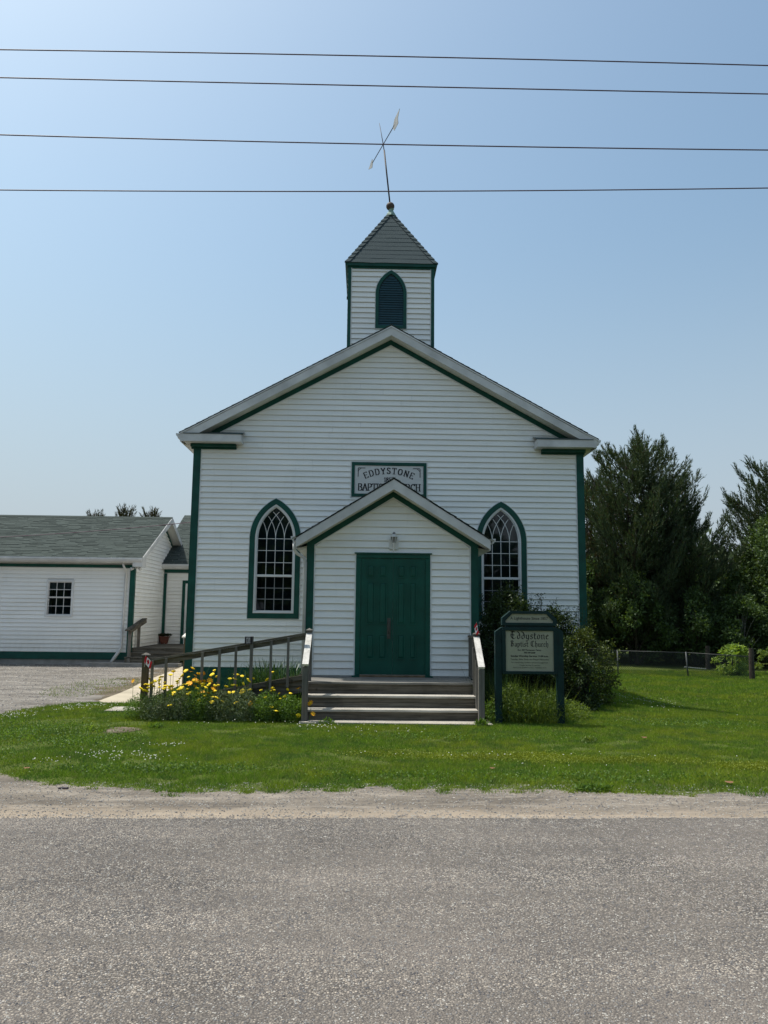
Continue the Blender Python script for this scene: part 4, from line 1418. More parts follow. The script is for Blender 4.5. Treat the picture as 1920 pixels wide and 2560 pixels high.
def write(text, table, h, tw, th, ang, place, spacing=0.08, wscale=1.0, thick=0.003, off=None):
    """stroke lettering with a flat nib; place(u, v, k) -> xyz"""
    widths = [table[c][0] * wscale if c != ' ' else 0.32 for c in text]
    tot = sum(widths) + spacing * (len(text) - 1)
    m = MB()
    ca, sa = math.cos(ang), math.sin(ang)
    nib = [(-tw / 2, -th / 2), (tw / 2, -th / 2), (tw / 2, th / 2), (-tw / 2, th / 2)]
    nib = [(a * ca - b * sa, a * sa + b * ca) for a, b in nib]
    x = -tot / 2
    k = 0
    for c, w in zip(text, widths):
        if c != ' ':
            for line in table[c][1]:
                for p, q in zip(line[:-1], line[1:]):
                    P = [((p[0] * wscale + a), p[1] + b) for a, b in nib] + [((q[0] * wscale + a), q[1] + b) for a, b in nib]
                    H_ = hull2(P)
                    e = 0.00012 * (k % 7)
                    k += 1
                    cx = x + w / 2
                    top = [place((x + a) * h, b * h, thick + e, cx * h) for a, b in H_]
                    bot = [place((x + a) * h, b * h, 0.0, cx * h) for a, b in H_]
                    n_ = len(H_)
                    m.add(top + bot, [tuple(range(n_))] + [(i, i + n_, (i + 1) % n_ + n_, (i + 1) % n_) for i in range(n_)])
        x += w + spacing
    return m, tot * h

def text_mesh(name, txt, size, loc, mat, parent, align='CENTER', bold=0.0, width=None):
    cu = bpy.data.curves.new(name, 'FONT')
    cu.body = txt
    cu.size = size
    cu.align_x = align
    cu.extrude = 0.001
    cu.offset = bold
    cu.resolution_u = 2
    tmp = bpy.data.objects.new(name + '_tmp', cu)
    COL.objects.link(tmp)
    bpy.context.view_layer.update()
    me = bpy.data.meshes.new_from_object(tmp.evaluated_get(bpy.context.evaluated_depsgraph_get()))
    xs_ = [v.co.x for v in me.vertices]
    w = max(xs_) - min(xs_)
    sx = width / w if width else 1.0
    bpy.data.objects.remove(tmp)
    me.transform(Matrix.Translation(loc) @ Matrix.Rotation(math.radians(90), 4, 'X') @ Matrix.Diagonal((sx, 1, 1, 1)))
    me.materials.clear()
    return link(name, me, mat, parent)

# ---- painted board on the gable
t = NT('flaking_white_board')
nn = t.noise(t.pos((2.2, 1, 18)), 2.0, 6, 0.7)
nb = t.noise(t.pos((0.8, 1, 3)), 1.7, 3)
cc = t.mix(t.ramp(nn, [(0.44, 0.0), (0.53, 0.15), (0.60, 0.0), (0.70, 0.75)]), (0.58, 0.58, 0.57), (0.22, 0.21, 0.20))
cc = t.mix(t.ramp(nb, [(0.5, 0), (0.8, 0.3)]), cc, (0.42, 0.41, 0.38))
V['flaking'] = t.finish(cc, 0.8, t.bump(nn, 0.4, 0.004), 0.2)
SX0, SX1, SZ0, SZ1 = -0.32, 1.36, 4.268, 5.058
brd = empty('name_board', (0.52, YM, 4.27), 'white wooden name board in green frame on the gable, partly hidden by the porch roof', 'sign')
mb = MB(); mb.box(SX0 + .07, SX1 - .07, YM - 0.030, YM + 0.002, SZ0 + .07, SZ1 - .07); mb.build('board', V['flaking'], brd)
mb = MB()
mb.box(SX0, SX1, YM - 0.045, YM + .001, SZ1 - .075, SZ1, .004); mb.box(SX0, SX1, YM - 0.045, YM + .001, SZ0, SZ0 + .075, .004)
mb.box(SX0, SX0 + .068, YM - 0.044, YM + .001, SZ0 + .075, SZ1 - .075); mb.box(SX1 - .068, SX1, YM - 0.044, YM + .001, SZ0 + .075, SZ1 - .075)
mb.build('frame', V['green'], brd)
mb = MB()
mb.box(SX0 - .022, SX1 + .022, YM - 0.03, YM, SZ1 + .001, SZ1 + .022)
mb.box(SX0 - .022, SX0 - .001, YM - 0.034, YM, SZ0 - .02, SZ1); mb.box(SX1 + .001, SX1 + .022, YM - 0.034, YM, SZ0 - .02, SZ1)
mb.box(SX0 - .022, SX1 + .022, YM - 0.034, YM, SZ0 - .022, SZ0 - .001)
mb.build('edge_trim', V['white'], brd)
yb = YM - 0.0305
def arc_place(u, v, k, cx):
    R_ = 1.25
    a = u / R_
    # rotate whole letter about its centre angle
    ac = cx / R_
    du = u - cx
    x, z = math.sin(ac) * R_, math.cos(ac) * R_ - R_
    return (0.515 + x + du * math.cos(ac) + v * math.sin(ac), yb - k, 4.80 + z + v * math.cos(ac) - du * math.sin(ac))
m, _ = write('EDDYSTONE', GLY, 0.135, 0.18, 0.09, 0.0, arc_place, spacing=0.24, wscale=1.0)
m.build('lettering', V['black'], brd)
fl_ = lambda cx0, z0: (lambda u, v, k, cx: (cx0 + u, yb - k, z0 + v))
m, _ = write('1857', GLY, 0.095, 0.19, 0.10, 0.0, fl_(0.52, 4.618), spacing=0.10); m.build('lettering', V['black'], brd)
m, _ = write('BAPTIST CHURCH', GLY, 0.155, 0.16, 0.075, 0.0, fl_(0.525, 4.415), spacing=0.055, wscale=0.93); m.build('lettering', V['black'], brd)
for s in (-1, 1):
    m = MB()
    cx, cz = (SX0 + 0.145, SZ1 - 0.135) if s < 0 else (SX1 - 0.145, SZ1 - 0.135)
    d = -s
    m.box(*sorted((cx, cx + d * 0.16)), yb - .003, yb, cz - 0.006, cz + 0.010)
    m.box(*sorted((cx - 0.007, cx + 0.009)), yb - .0032, yb, cz - 0.20, cz - 0.006)
    m.bar((cx, yb - .002, cz - .065), (cx + d * .065, yb - .002, cz), .004, .012, up=(-d, 0, 1))
    m.build('corner_ornament', V['black'], brd)

# ---- wall lantern
lamp = empty('wall_lantern', (0.525, YP - 0.02, 2.82), 'small white wall lantern with smoked glass above the green double door', 'lamp')
mb = MB()
mb.prism([(0.455, 2.855), (0.595, 2.855), (0.612, 2.88), (0.612, 3.03), (0.58, 3.06), (0.47, 3.06), (0.438, 3.03), (0.438, 2.88)], YP - 0.045, YP - 0.012, 'y')
mb.build('back_plate', V['white'], lamp)
mb = MB()
mb.tube([(0.525, YP - 0.035, 2.93), (0.525, YP - 0.09, 2.90), (0.525, YP - 0.12, 2.93)], 0.012, 8)
mb.lathe((0.525, YP - 0.12, 2.80), [(0.004, 0.0), (0.013, 0.02), (0.008, 0.035), (0.016, 0.055), (0.016, 0.135), (0.03, 0.155), (0.034, 0.165)], 10)
mb.build('bracket', V['white'], lamp, smooth=True)
mb = MB()
mb.lathe((0.525, YP - 0.12, 2.965), [(0.034, 0.0), (0.060, 0.105), (0.058, 0.108)], 6)
mb.build('lantern_glass', V['lampglass'], lamp)
mb = MB()
for k in range(6):
    a = math.pi / 3 * k
    mb.bar((0.525 + .035 * math.cos(a), YP - .12 + .035 * math.sin(a), 2.965), (0.525 + .062 * math.cos(a), YP - .12 + .062 * math.sin(a), 3.073), .006, .006)
mb.lathe((0.525, YP - 0.12, 3.072), [(0.068, 0.0), (0.066, 0.008), (0.045, 0.035), (0.022, 0.052), (0.020, 0.06)], 12)
mb.build('lantern_cap', V['white'], lamp)
mb = MB(); mb.lathe((0.525, YP - 0.12, 3.132), [(0.020, 0), (0.030, 0.014), (0.012, 0.02), (0.004, 0.035)], 10); mb.build('lantern_finial', V['iron'], lamp)

# ================================================================== front stairs
st = empty('front_stairs', (0.5, 12.9, 0), 'weathered grey wooden stairs and landing leading up to the green double door', 'stairs')
LX, RX = -0.905, 1.865
Y0, Y1, Y2 = 12.40, 12.67, 12.94
zt = [0.190, 0.378, DECK]
def riser(y, z0, z1, x0=LX, x1=RX, split=False):
    if split:
        zm = (z0 + z1) / 2
        for a, b in ((z0, zm - .003), (zm + .001, z1)):
            m = MB(); m.box(x0, x1, y, y + .03, a, b, .003); m.build('riser_board', V['woodx'], st)
    else:
        m = MB(); m.box(x0, x1, y, y + .03, z0, z1, .003); m.build('riser_board', V['woodx'], st)
riser(Y0 + .025, 0.026, zt[0] - 0.038)
riser(Y1 + .025, zt[0], zt[1] - 0.038, split=True)
riser(Y2 + .025, zt[1], zt[2] - 0.038)
for y, z in ((Y0, zt[0]), (Y1, zt[1])):
    for k in range(2):
        m = MB()
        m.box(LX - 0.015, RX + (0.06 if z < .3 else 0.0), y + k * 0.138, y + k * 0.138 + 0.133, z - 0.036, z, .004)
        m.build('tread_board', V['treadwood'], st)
k = 0
y = Y2
while y < YP - 0.03:
    m = MB(); m.box(LX - 0.03, RX + 0.03, y, min(y + 0.137, YP - .01), DECK - 0.036 , DECK + random.uniform(-.0015, .0015), .004)
    m.build('deck_board', V['deckwood'], st)
    y += 0.142
m = MB(); m.box(LX, RX, Y2 + .06, YP - .02, 0.0, DECK - .04); m.build('stair_frame', V['woodx'], st)
# posts
def post(root, x, y, w, z0, z1, mat=None, name='post', cap=True):
    m = MB(); m.box(x - w / 2, x + w / 2, y - w / 2, y + w / 2, z0, z1, .004)
    p = m.build(name, mat or V['woodz'], root)
    if cap:
        m = MB()
        c = w / 2 + .014
        m.box(x - c, x + c, y - c, y + c, z1, z1 + .018)
        m.add([(x - c, y - c, z1 + .018), (x + c, y - c, z1 + .018), (x + c, y + c, z1 + .018), (x - c, y + c, z1 + .018), (x, y, z1 + .052)], [(0, 1, 4), (1, 2, 4), (2, 3, 4), (3, 0, 4)])
        m.build('post_cap', V['woodz'], p)
    return p
post(st, -0.905, 12.32, .092, 0.026, .855, cap=False)
post(st, 1.862, 12.30, .092, 0.026, .835, cap=False)
post(st, -0.915, 13.12, .092, 0.0, 1.385)
post(st, 1.905, 13.12, .092, 0.0, 1.350)
for xa, xb, za, zb in ((-0.905, -0.915, .882, 1.338), (1.862, 1.905, .860, 1.315)):
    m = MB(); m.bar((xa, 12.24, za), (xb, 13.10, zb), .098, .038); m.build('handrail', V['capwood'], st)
    m = MB(); m.bar((xa + (.0 if xa < 0 else -.0), 12.30, za - .07), (xb, 13.06, zb - .07), .036, .088); m.build('rail_board', V['woody'], st)
# balusters of the right flight and landing
for k in range(4):
    t_ = (k + .6) / 4.4
    y = 12.38 + t_ * .68
    zz = .80 + t_ * .43
    base = .19 if y < 12.67 else (.378 if y < 12.94 else DECK)
    m = MB(); m.box(1.818, 1.853, y - .018, y + .018, base - .06, zz); m.build('baluster', V['woodz'], st)
m = MB(); m.box(1.875, 1.965, 13.165, YP - .025, 1.285, 1.322, .003); m.build('handrail', V['woody'], st)
m = MB(); m.box(1.90, 1.94, 13.165, YP - .03, DECK + .05, DECK + .09); m.build('bottom_rail', V['woody'], st)
m = MB(); m.box(1.90, 1.94, 13.165, YP - .03, 1.205, 1.284); m.build('rail_board', V['woody'], st)
for k in range(5):
    y = 13.27 + k * .135
    m = MB(); m.box(1.868, 1.899, y - .018, y + .018, DECK + .03, 1.28); m.build('baluster', V['woodz'], st)

# ================================================================== ramp
rp = empty('access_ramp', (-2.2, 13.2, 0), 'weathered wooden wheelchair ramp with sloping handrail rising right to the landing', 'ramp')
RY = 12.74
def rail_z(x): return 0.895 + (x + 3.50) * (1.352 - 0.895) / (3.50 - 0.95)
def ramp_z(x): return 0.03 + (x + 3.65) * (0.560 - 0.03) / (3.65 - 0.99)
n_ = 19
for k in range(n_):
    xa, xb = -3.65 + k * (2.66 / n_) + .003, -3.65 + (k + 1) * (2.66 / n_) - .003
    m = MB(); m.prism([(xa, ramp_z(xa) - .035), (xb, ramp_z(xb) - .035), (xb, ramp_z(xb)), (xa, ramp_z(xa))], 12.80, 13.92, 'y')
    m.build('deck_board', V['woody'], rp)
for y in (12.765, 13.93):
    m = MB(); m.prism([(-3.65, .0), (-0.99, ramp_z(-.99) - .15), (-0.99, ramp_z(-.99) + .075), (-3.65, ramp_z(-3.65) + .04)], y, y + .034, 'y')
    m.build('stringer', V['woodx'], rp)
m = MB(); m.bar((-3.44, RY, rail_z(-3.44) - 0.0), (-0.955, RY, rail_z(-0.955)), .085, .035); m.build('handrail', V['woodx'], rp)
m = MB(); m.bar((-3.44, RY + .01, rail_z(-3.44) - 0.058), (-0.955, RY + .01, rail_z(-0.955) - .058), .034, .075); m.build('rail_board', V['woodx'], rp)
m = MB(); m.bar((-2.9, RY, ramp_z(-2.9) + .11), (-0.96, RY, ramp_z(-.96) + .09), .038, .075); m.build('bottom_rail', V['woodx'], rp)
for x in (-3.40, -3.182, -2.604, -2.328, -2.066, -1.50, -1.222):
    w = .022 if x > -3.3 else .035
    m = MB(); m.box(x - .020, x + .020, RY - .055, RY - .02, max(.02, ramp_z(x) - .02), rail_z(x) - .012, .002)
    m.build('baluster', V['woodz'], rp)
m = MB(); m.box(-1.84, -1.79, RY - .06, RY - .02, .28, 1.302, .002); m.build('tall_post', V['woodz'], rp)
post(rp, -3.515, 12.72, .094, 0.0, 0.975, V['brownwood'])

# house number plate on the tall post
pl = empty('number_plate', (-1.865, RY - .03, 1.18), 'small dark square plate with worn numerals on the tall ramp post', 'sign')
m = MB(); m.box(-1.925, -1.805, RY - .075, RY - .062, 1.178, 1.300, .002); m.build('plate', V['plaque'], pl)
m, _ = write('171', GLY, 0.085, .16, .12, 0, lambda u, v, k, cx: (-1.868 + u, RY - .0755 - k, 1.196 + v), spacing=.0, wscale=.62, thick=.001)
m.build('lettering', V['plaquetext'], pl)
m = MB()
for z in (1.19, 1.285):
    m.tube([(-1.803, RY - .05, z), (-1.785, RY - .05, z)], .006, 6)
m.build('bolts', V['iron'], pl)

# ---- small flags
def flag(root, o, du, dv, W, H_, fold, nrm):
    """du along the fly, dv down the hoist"""
    o, du, dv, nrm = Vector(o), Vector(du).normalized(), Vector(dv).normalized(), Vector(nrm)
    nx, ny = 16, 6
    m = MB()
    def P(u, v):
        return o + du * (u * W) + dv * (v * H_) + nrm * (fold * math.sin(u * 7 + v * 2) * (0.3 + u))
    vs = [P(i / nx, j / ny) for j in range(ny + 1) for i in range(nx + 1)]
    m.v = [tuple(p) for p in vs]
    leaf = [(0, 3), (1, 2.2), (2, 2.6), (1.7, 1.2), (3, 1.4), (2.6, .6), (3.2, .2), (1.4, -1), (1.6, -1.7), (.25, -1.5), (.25, -3), (-.25, -3), (-.25, -1.5), (-1.6, -1.7), (-1.4, -1), (-3.2, .2), (-2.6, .6), (-3, 1.4), (-1.7, 1.2), (-2, 2.6), (-1, 2.2)]
    for j in range(ny):
        for i in range(nx):
            a = j * (nx + 1) + i
            m.f.append((a, a + 1, a + nx + 2, a + nx + 1))
            m.mi.append(1 if nx * .25 <= i < nx * .75 else 0)
    c = m.build('flag_cloth', [V['red'], V['flagwhite']], root)
    m = MB()
    top, bot = [], []
    for a, b in leaf:
        u, v = .5 + a / 3.2 * .19, .5 - b / 3 * .40
        top.append(P(u, v) + nrm * .0025); bot.append(P(u, v) - nrm * .0025)
    m.add(top, [tuple(range(len(leaf)))]); m.add(bot, [tuple(range(len(leaf)))[::-1]])
    m.build('maple_leaf', V['red'], c)
    return c
f1 = empty('small_flag', (-3.49, 12.655, .99), 'small red and white maple leaf flag drooping on the left ramp post', 'flag')
m = MB(); m.tube([(-3.503, 12.655, 1.0), (-3.515, 12.65, .80)], .003, 6); m.build('flag_stick', V['alu'], f1)
flag(f1, (-3.503, 12.652, .985), (.62, -.05, -.60), (-.18, 0, -.9), .155, .115, .004, (0, -1, 0))
f2 = empty('small_flag', (1.90, 13.09, 1.39), 'small red and white flag hanging limp over the right stair post', 'flag')
m = MB(); m.tube([(1.903, 13.075, 1.40), (1.905, 13.075, 1.57)], .003, 6); m.build('flag_stick', V['alu'], f2)
flag(f2, (1.905, 13.073, 1.558), (.22, -.05, -.95), (-.42, -.1, -.55), .165, .075, .010, (0.3, -1, 0))
# post beside the church corner with a sloping cap rail
cp = empty('side_rail_post', (-3.97, 17.7, 0), 'grey wooden post with a sloping sunlit cap beside the left church corner', 'post')
m = MB(); m.box(-4.045, -3.945, 17.65, 17.75, 0, 1.12, .003); m.build('post', V['brownwood'], cp)
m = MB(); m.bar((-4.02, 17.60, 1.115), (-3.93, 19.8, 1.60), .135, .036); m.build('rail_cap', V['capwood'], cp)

# ================================================================== notice sign
sg = empty('notice_sign', (2.62, 12.3, 0), 'dark green framed church notice sign with cream panels standing right of the stairs', 'sign')
SY = 12.30
for x, zt_ in ((2.135, 1.425), (3.115, 1.44)):
    m = MB()
    s_ = 1 if x < 2.6 else -1
    m.prism([(x - .052, -.1), (x + .052, -.1), (x + .052, zt_ + (.075 if s_ > 0 else -.0)), (x - .052, zt_ + (0 if s_ > 0 else .07))], SY - .03, SY + .07, 'y')
    m.build('post', V['signgreen'], sg)
fx0, fx1, fz0, fz1 = 2.190, 3.062, .772, 1.502
m = MB()
m.box(fx0, fx1, SY - .06, SY + .05, fz1 - .055, fz1, .004); m.box(fx0, fx1, SY - .06, SY + .05, fz0, fz0 + .045, .004)
m.box(fx0, fx0 + .055, SY - .059, SY + .05, fz0 + .046, fz1 - .056); m.box(fx1 - .055, fx1, SY - .059, SY + .05, fz0 + .046, fz1 - .056)
m.build('frame', V['signgreen'], sg)
m = MB(); m.box(fx0 + .05, fx1 - .05, SY - .038, SY + .03, fz0 + .04, fz1 - .05); m.build('panel', V['signcream'], sg)
hp = [(2.190, 1.530), (3.062, 1.530), (3.062, 1.635), (2.925, 1.757), (2.325, 1.757), (2.190, 1.645)]
hi = [(2.245, 1.572), (3.005, 1.572), (3.005, 1.600), (2.900, 1.712), (2.352, 1.712), (2.245, 1.604)]
m = MB(); m.ring(hp, hi, SY - .06, SY + .05); m.build('header_frame', V['signgreen'], sg)
m = MB(); m.prism(hi, SY - .038, SY + .03, 'y'); m.build('header_panel', V['signcream'], sg)
m = MB(); m.box(2.25, 3.0, SY - .03, SY + .03, 1.501, 1.531); m.build('spacer', V['signgreen'], sg)
ys = SY - .0385
bl = lambda cx0, z0: (lambda u, v, k, cx: (cx0 + u, ys - k, z0 + v))
m, w_ = write('Eddystone', BL, 0.118, .115, .032, math.radians(38), bl(2.625, 1.318), spacing=.03, wscale=1.08, thick=.0012); m.build('lettering', V['black'], sg)
m, w_ = write('Baptist Church', BL, 0.090, .105, .032, math.radians(38), bl(2.625, 1.200), spacing=.02, wscale=.97, thick=.0012); m.build('lettering', V['black'], sg)
V['greyprint'] = simple('faded_print', (0.10, 0.10, 0.075), 0.7, 0.1)
for txt, z, sz, w, mt, bd in (('Rev. Bill Thompson, Pastor', 1.136, .030, .375, 'black', .0006), ('705-349-5328', 1.094, .031, .18, 'black', .001), ('Sunday Worship Service 11:00 a.m.', 1.040, .036, .60, 'black', .001),
                         ('Tuesday, Bible Study and Prayer Fellowship', .990, .032, .61, 'greyprint', .0004), ('for everlasting comfort and encouragement', .942, .030, .58, 'greyprint', 0),
                         ('Taught by the Scriptures', .900, .028, .33, 'greyprint', 0), ('Serve one another in love - Galatians 5:13', .864, .028, .52, 'greyprint', 0)):
    text_mesh('lettering', txt, sz, (2.625, ys - .0005, z), V[mt], sg, bold=bd, width=w)
text_mesh('lettering', 'A Lighthouse Since 1857', .062, (2.625, ys - .0005, 1.622), V['black'], sg, bold=.0004, width=.60)

# ================================================================== hall (left) and connecting wing
hall = empty('church_hall', (-9, 24.7, 0), 'long low white clapboard hall with grey green shingle roof at the left', 'building')
HY, HXR, HXL = 24.7, -7.32, -26.0
wx0, wx1, wz0, wz1 = -10.05, -9.195, 1.475, 2.635
siding(hall, .39, 3.03, .1275, lambda z: (HXL, HXR - .15), [(wz0, wz1, lambda z: (wx0 + .02, wx1 - .02))], front(HY))
m = MB(); m.prism([(HY + .35, 0), (29.2, 0), (29.2, 3.9), (27.75, 4.85), (HY + .35, 3.35)], HXL, HXR - .01, 'x'); m.build('wall_core', V['white'], hall)
m = MB()
m.box(HXL, wx0 + .06, HY + .003, HY + .34, .3, 3.2); m.box(wx1 - .06, HXR - .01, HY + .003, HY + .34, .3, 3.2)
m.box(wx0 + .06, wx1 - .06, HY + .003, HY + .34, .3, wz0 + .06); m.box(wx0 + .06, wx1 - .06, HY + .003, HY + .34, wz1 - .06, 3.2)
m.build('wall_sheathing', V['white'], hall)
m = MB(); m.box(HXL, HXR, HY - .028, HY + .003, .165, .386); m.build('skirt_board', V['green'], hall)
m = MB(); m.box(HXL, HXR + .01, HY + .01, HY + .34, -.3, .164); m.build('footing', V['concrete2'], hall)
m = MB(); m.box(HXR - .13, HXR + .02, HY - .036, HY + .1, .36, 3.03, .003); m.build('corner_board', V['green'], hall)
m = MB(); m.box(HXR - .15, HXR - .131, HY - .031, HY, .39, 3.02); m.build('corner_trim', V['white'], hall)
m = MB(); m.box(HXL, HXR + .0, HY - .037, HY, 3.035, 3.135, .003); m.build('frieze_board', V['green'], hall)
m = MB(); m.box(HXL, HXR, HY - .031, HY, 3.012, 3.033); m.build('frieze_trim', V['white'], hall)
HR, HRY, HS = 5.045, 27.8, .486
XG = -6.99
m = MB(); m.prism([(24.33, 3.19), (24.33, 3.335), (24.26, 3.335), (24.25, 3.29), (24.27, 3.23), (24.31, 3.185)], HXL, XG, 'x'); m.build('gutter', V['alu'], hall)
m = MB(); m.box(HXL, XG + .0, 24.335, 24.36, 3.17, 3.34); m.build('fascia', V['alu'], hall)
m = MB(); m.box(HXL, HXR, 24.36, HY - .03, 3.18, 3.20); m.build('eave_soffit', V['soffit'], hall)
m = MB()
m.prism([(24.33, HR - HS * (HRY - 24.33) - .01), (HRY, HR - .01), (29.4, HR - HS * 1.6 - .01), (29.4, HR - HS * 1.6 - .06), (HRY, HR - .06), (24.33, HR - HS * (HRY - 24.33) - .06)], HXL, XG - .01, 'x')
m.build('roof_deck', V['soffit'], hall)
def shingle_x(root, x0, x1, ye, ze, yr, zr, mat, expo=.125, tab=.32, name='shingles'):
    L_ = math.hypot(yr - ye, zr - ze)
    dy, dz = (yr - ye) / L_, (zr - ze) / L_
    ny, nz = -dz * (1 if yr > ye else 1), dy
    if nz < 0: ny, nz = -ny, -nz
    nc = int(L_ / expo)
    out = []
    for c in range(nc):
        a0, a1 = c * L_ / nc, (c + 1) * L_ / nc + .03
        x = x0 - random.uniform(0, tab)
        while x < x1:
            w = tab * random.uniform(.4, 1.5)
            a, b = max(x, x0), min(x + w - .003, x1)
            x += w
            if b - a < .02: continue
            k = random.choice((.006, .008, .015, .018))
            def P(d, xx, o): return (xx, ye + dy * d + ny * o, ze + dz * d + nz * o)
            out += [P(a0, a, k), P(a0, b, k), P(a1, b, .001), P(a1, a, .001), P(a0, a, -.003), P(a0, b, -.003), P(a0, b, k), P(a0, a, k)]
    o = np_mesh(name, out, 4, mat, root)
    o['kind'] = 'stuff'
    return o
shingle_x(hall, HXL, XG, 24.27, HR - HS * (HRY - 24.27), HRY, HR, V['shingle'])
shingle_x(hall, HXL, XG, 29.42, HR - HS * 1.62, HRY, HR, V['shingle'])
m = MB(); m.prism([(HRY - .13, HR - .045), (HRY, HR + .022), (HRY + .13, HR - .045)], HXL, XG + .01, 'x'); m.build('ridge_cap', V['shingle'], hall)
# gable on the right
def hall_ext(z):
    if z < 3.32: return (HY + .10, 28.17)
    lo = HRY - (HR - .10 - z) / HS
    hi = min(HRY + (HR - .10 - z) / HS, 29.2)
    return (max(lo, HY + .05), hi)
siding(hall, .49, 4.9, .1275, hall_ext, [], lambda u, o, z: (HXR + o, u, z))
m = MB(); m.box(HXR - .01, HXR + .0, HY + .003, 28.2, .3, 3.3); m.build('side_sheathing', V['white'], hall)
m = MB()
m.prism([(24.33, HR - HS * 3.47 + .0), (HRY, HR + .0), (HRY, HR - .21), (24.33, HR - HS * 3.47 - .17)], XG - .0, XG + .02, 'x'); m.build('rake_board', V['alu'], hall)
m = MB()
m.prism([(29.4, HR - HS * 1.6), (HRY, HR), (HRY, HR - .21), (29.4, HR - HS * 1.6 - .18)], XG - .0, XG + .02, 'x'); m.build('rake_board', V['alu'], hall)
m = MB()
m.add([(HXR, 24.4, HR - HS * 3.4 - .15), (XG, 24.4, HR - HS * 3.4 - .15), (XG, HRY, HR - .15), (HXR, HRY, HR - .15), (XG, 29.4, HR - HS * 1.6 - .15), (HXR, 29.4, HR - HS * 1.6 - .15)], [(0, 1, 2, 3), (3, 2, 4, 5)])
m.build('rake_soffit', V['soffit'], hall)
m = MB()
m.prism([(HRY, HR - .16), (29.2, HR - HS * 1.4 - .16), (29.2, HR - HS * 1.4 - .26), (HRY, HR - .26)], HXR + .0, HXR + .036, 'x'); m.build('frieze_board', V['green'], hall)
m = MB(); m.prism([(24.30, 3.06), (24.36, 3.06), (24.7, 3.06), (24.7, 3.36), (24.30, 3.19)], HXR + .04, XG + .02, 'x'); m.build('eave_box', V['alu'], hall)
# window of the hall
m = MB()
m.ring([(wx0, wz0), (wx1, wz0), (wx1, wz1), (wx0, wz1)], [(wx0 + .06, wz0 + .06), (wx1 - .06, wz0 + .06), (wx1 - .06, wz1 - .06), (wx0 + .06, wz1 - .06)], HY - .045, HY + .02)
hw_ = m.build('window', V['white'], hall)
ix0, ix1, iz0, iz1 = wx0 + .062, wx1 - .062, wz0 + .062, wz1 - .062
zm = (iz0 + iz1) / 2 + .03
for a, b, yy in ((zm, iz1, HY - .008), (iz0, zm, HY + .015)):
    m = MB(); m.ring([(ix0, a), (ix1, a), (ix1, b), (ix0, b)], [(ix0 + .022, a + .022), (ix1 - .022, a + .022), (ix1 - .022, b - .022), (ix0 + .022, b - .022)], yy, yy + .022)
    s_ = m.build('sash', V['white'], hw_)
    gx = [ix0 + .022 + (ix1 - ix0 - .044) * k / 3 for k in range(4)]
    gzz = [a + .022 + (b - a - .044) * k / 2 for k in range(3)]
    for x in gx[1:3]:
        m = MB(); m.box(x - .008, x + .008, yy + .008, yy + .014, a + .02, b - .02); m.build('muntin', V['white'], hw_)
    m = MB(); m.box(ix0 + .02, ix1 - .02, yy + .0075, yy + .0135, gzz[1] - .008, gzz[1] + .008); m.build('muntin', V['white'], hw_)
    for i in range(3):
        for j in range(2):
            m = MB(); m.add([(gx[i] + .002, yy + .016, gzz[j] + .002), (gx[i + 1] - .002, yy + .016, gzz[j] + .002), (gx[i + 1] - .002, yy + .016, gzz[j + 1] - .002), (gx[i] + .002, yy + .016, gzz[j + 1] - .002)], [(0, 1, 2, 3)])
            m.build('pane', V['glass'], hw_)
m = MB(); m.add([(ix0 - .1, HY + .33, iz0 - .1), (ix1 + .1, HY + .33, iz0 - .1), (ix1 + .1, HY + .33, iz1 + .1), (ix0 - .1, HY + .33, iz1 + .1)], [(0, 1, 2, 3)]); m.build('window_backing', V['room'], hw_)
m = MB()
for k in range(24):
    xa, xb = ix0 + (ix1 - ix0) * k / 24, ix0 + (ix1 - ix0) * (k + 1) / 24
    ya, yb_ = HY + .08 + .012 * (k % 2), HY + .08 + .012 * ((k + 1) % 2)
    m.add([(xa, ya, iz1 - .22 - .008 * (k % 3)), (xb, yb_, iz1 - .22 - .008 * ((k + 1) % 3)), (xb, yb_, iz1), (xa, ya, iz1)], [(0, 1, 2, 3)])
m.build('curtain', V['curtain'], hw_)
# downspout and elbow
m = MB(); m.tube([(-7.60, 24.42, 3.20), (-7.60, 24.42, 3.10), (-7.565, 24.55, 2.96), (-7.56, 24.62, 2.88), (-7.60, 24.62, .55), (-7.64, 24.55, .42), (-7.80, 24.40, .10)], [.035] * 4 + [.035, .05, .055], 8)
m.build('downspout', V['alu'], hall, smooth=True)
# floodlights at the corner
m = MB()
m.lathe((-7.22, 24.55, 3.03), [(.03, -.02), (.045, 0), (.03, .05)], 8)
m.tube([(-7.30, 24.52, 3.02), (-7.36, 24.42, 2.99)], [.03, .055], 8); m.tube([(-7.14, 24.52, 3.02), (-7.07, 24.44, 2.99)], [.03, .055], 8)
m.build('flood_lamp', V['alu'], hall, smooth=True)

wing = empty('connecting_wing', (-5.4, 28.2, 0), 'small white connecting wing with shingle roof between the hall and the church', 'building')
CY = 28.2
CX0 = -7.30
dcx = -6.60
siding(wing, .50, 3.05, .1275, lambda z: (CX0 + .16, XL + .02), [(0, 2.80, lambda z: (dcx, -5.35))], front(CY))
m = MB(); m.prism([(CY + .003, 0), (35.5, 0), (35.5, 3.2), (32, 5.3), (CY + .003, 3.2)], CX0 + .02, XL, 'x'); m.build('wall_core', V['white'], wing)
m = MB(); m.box(CX0 + .02, CX0 + .13, CY - .036, CY + .002, .3, 3.05, .003); m.build('corner_board', V['green'], wing)
m = MB(); m.box(CX0 + .131, CX0 + .15, CY - .031, CY, .5, 3.04); m.build('corner_trim', V['white'], wing)
m = MB(); m.box(CX0 - .1, CX0 + .019, CY - .06, CY - .0, .48, 3.15, .004); m.build('white_post', V['white'], wing)
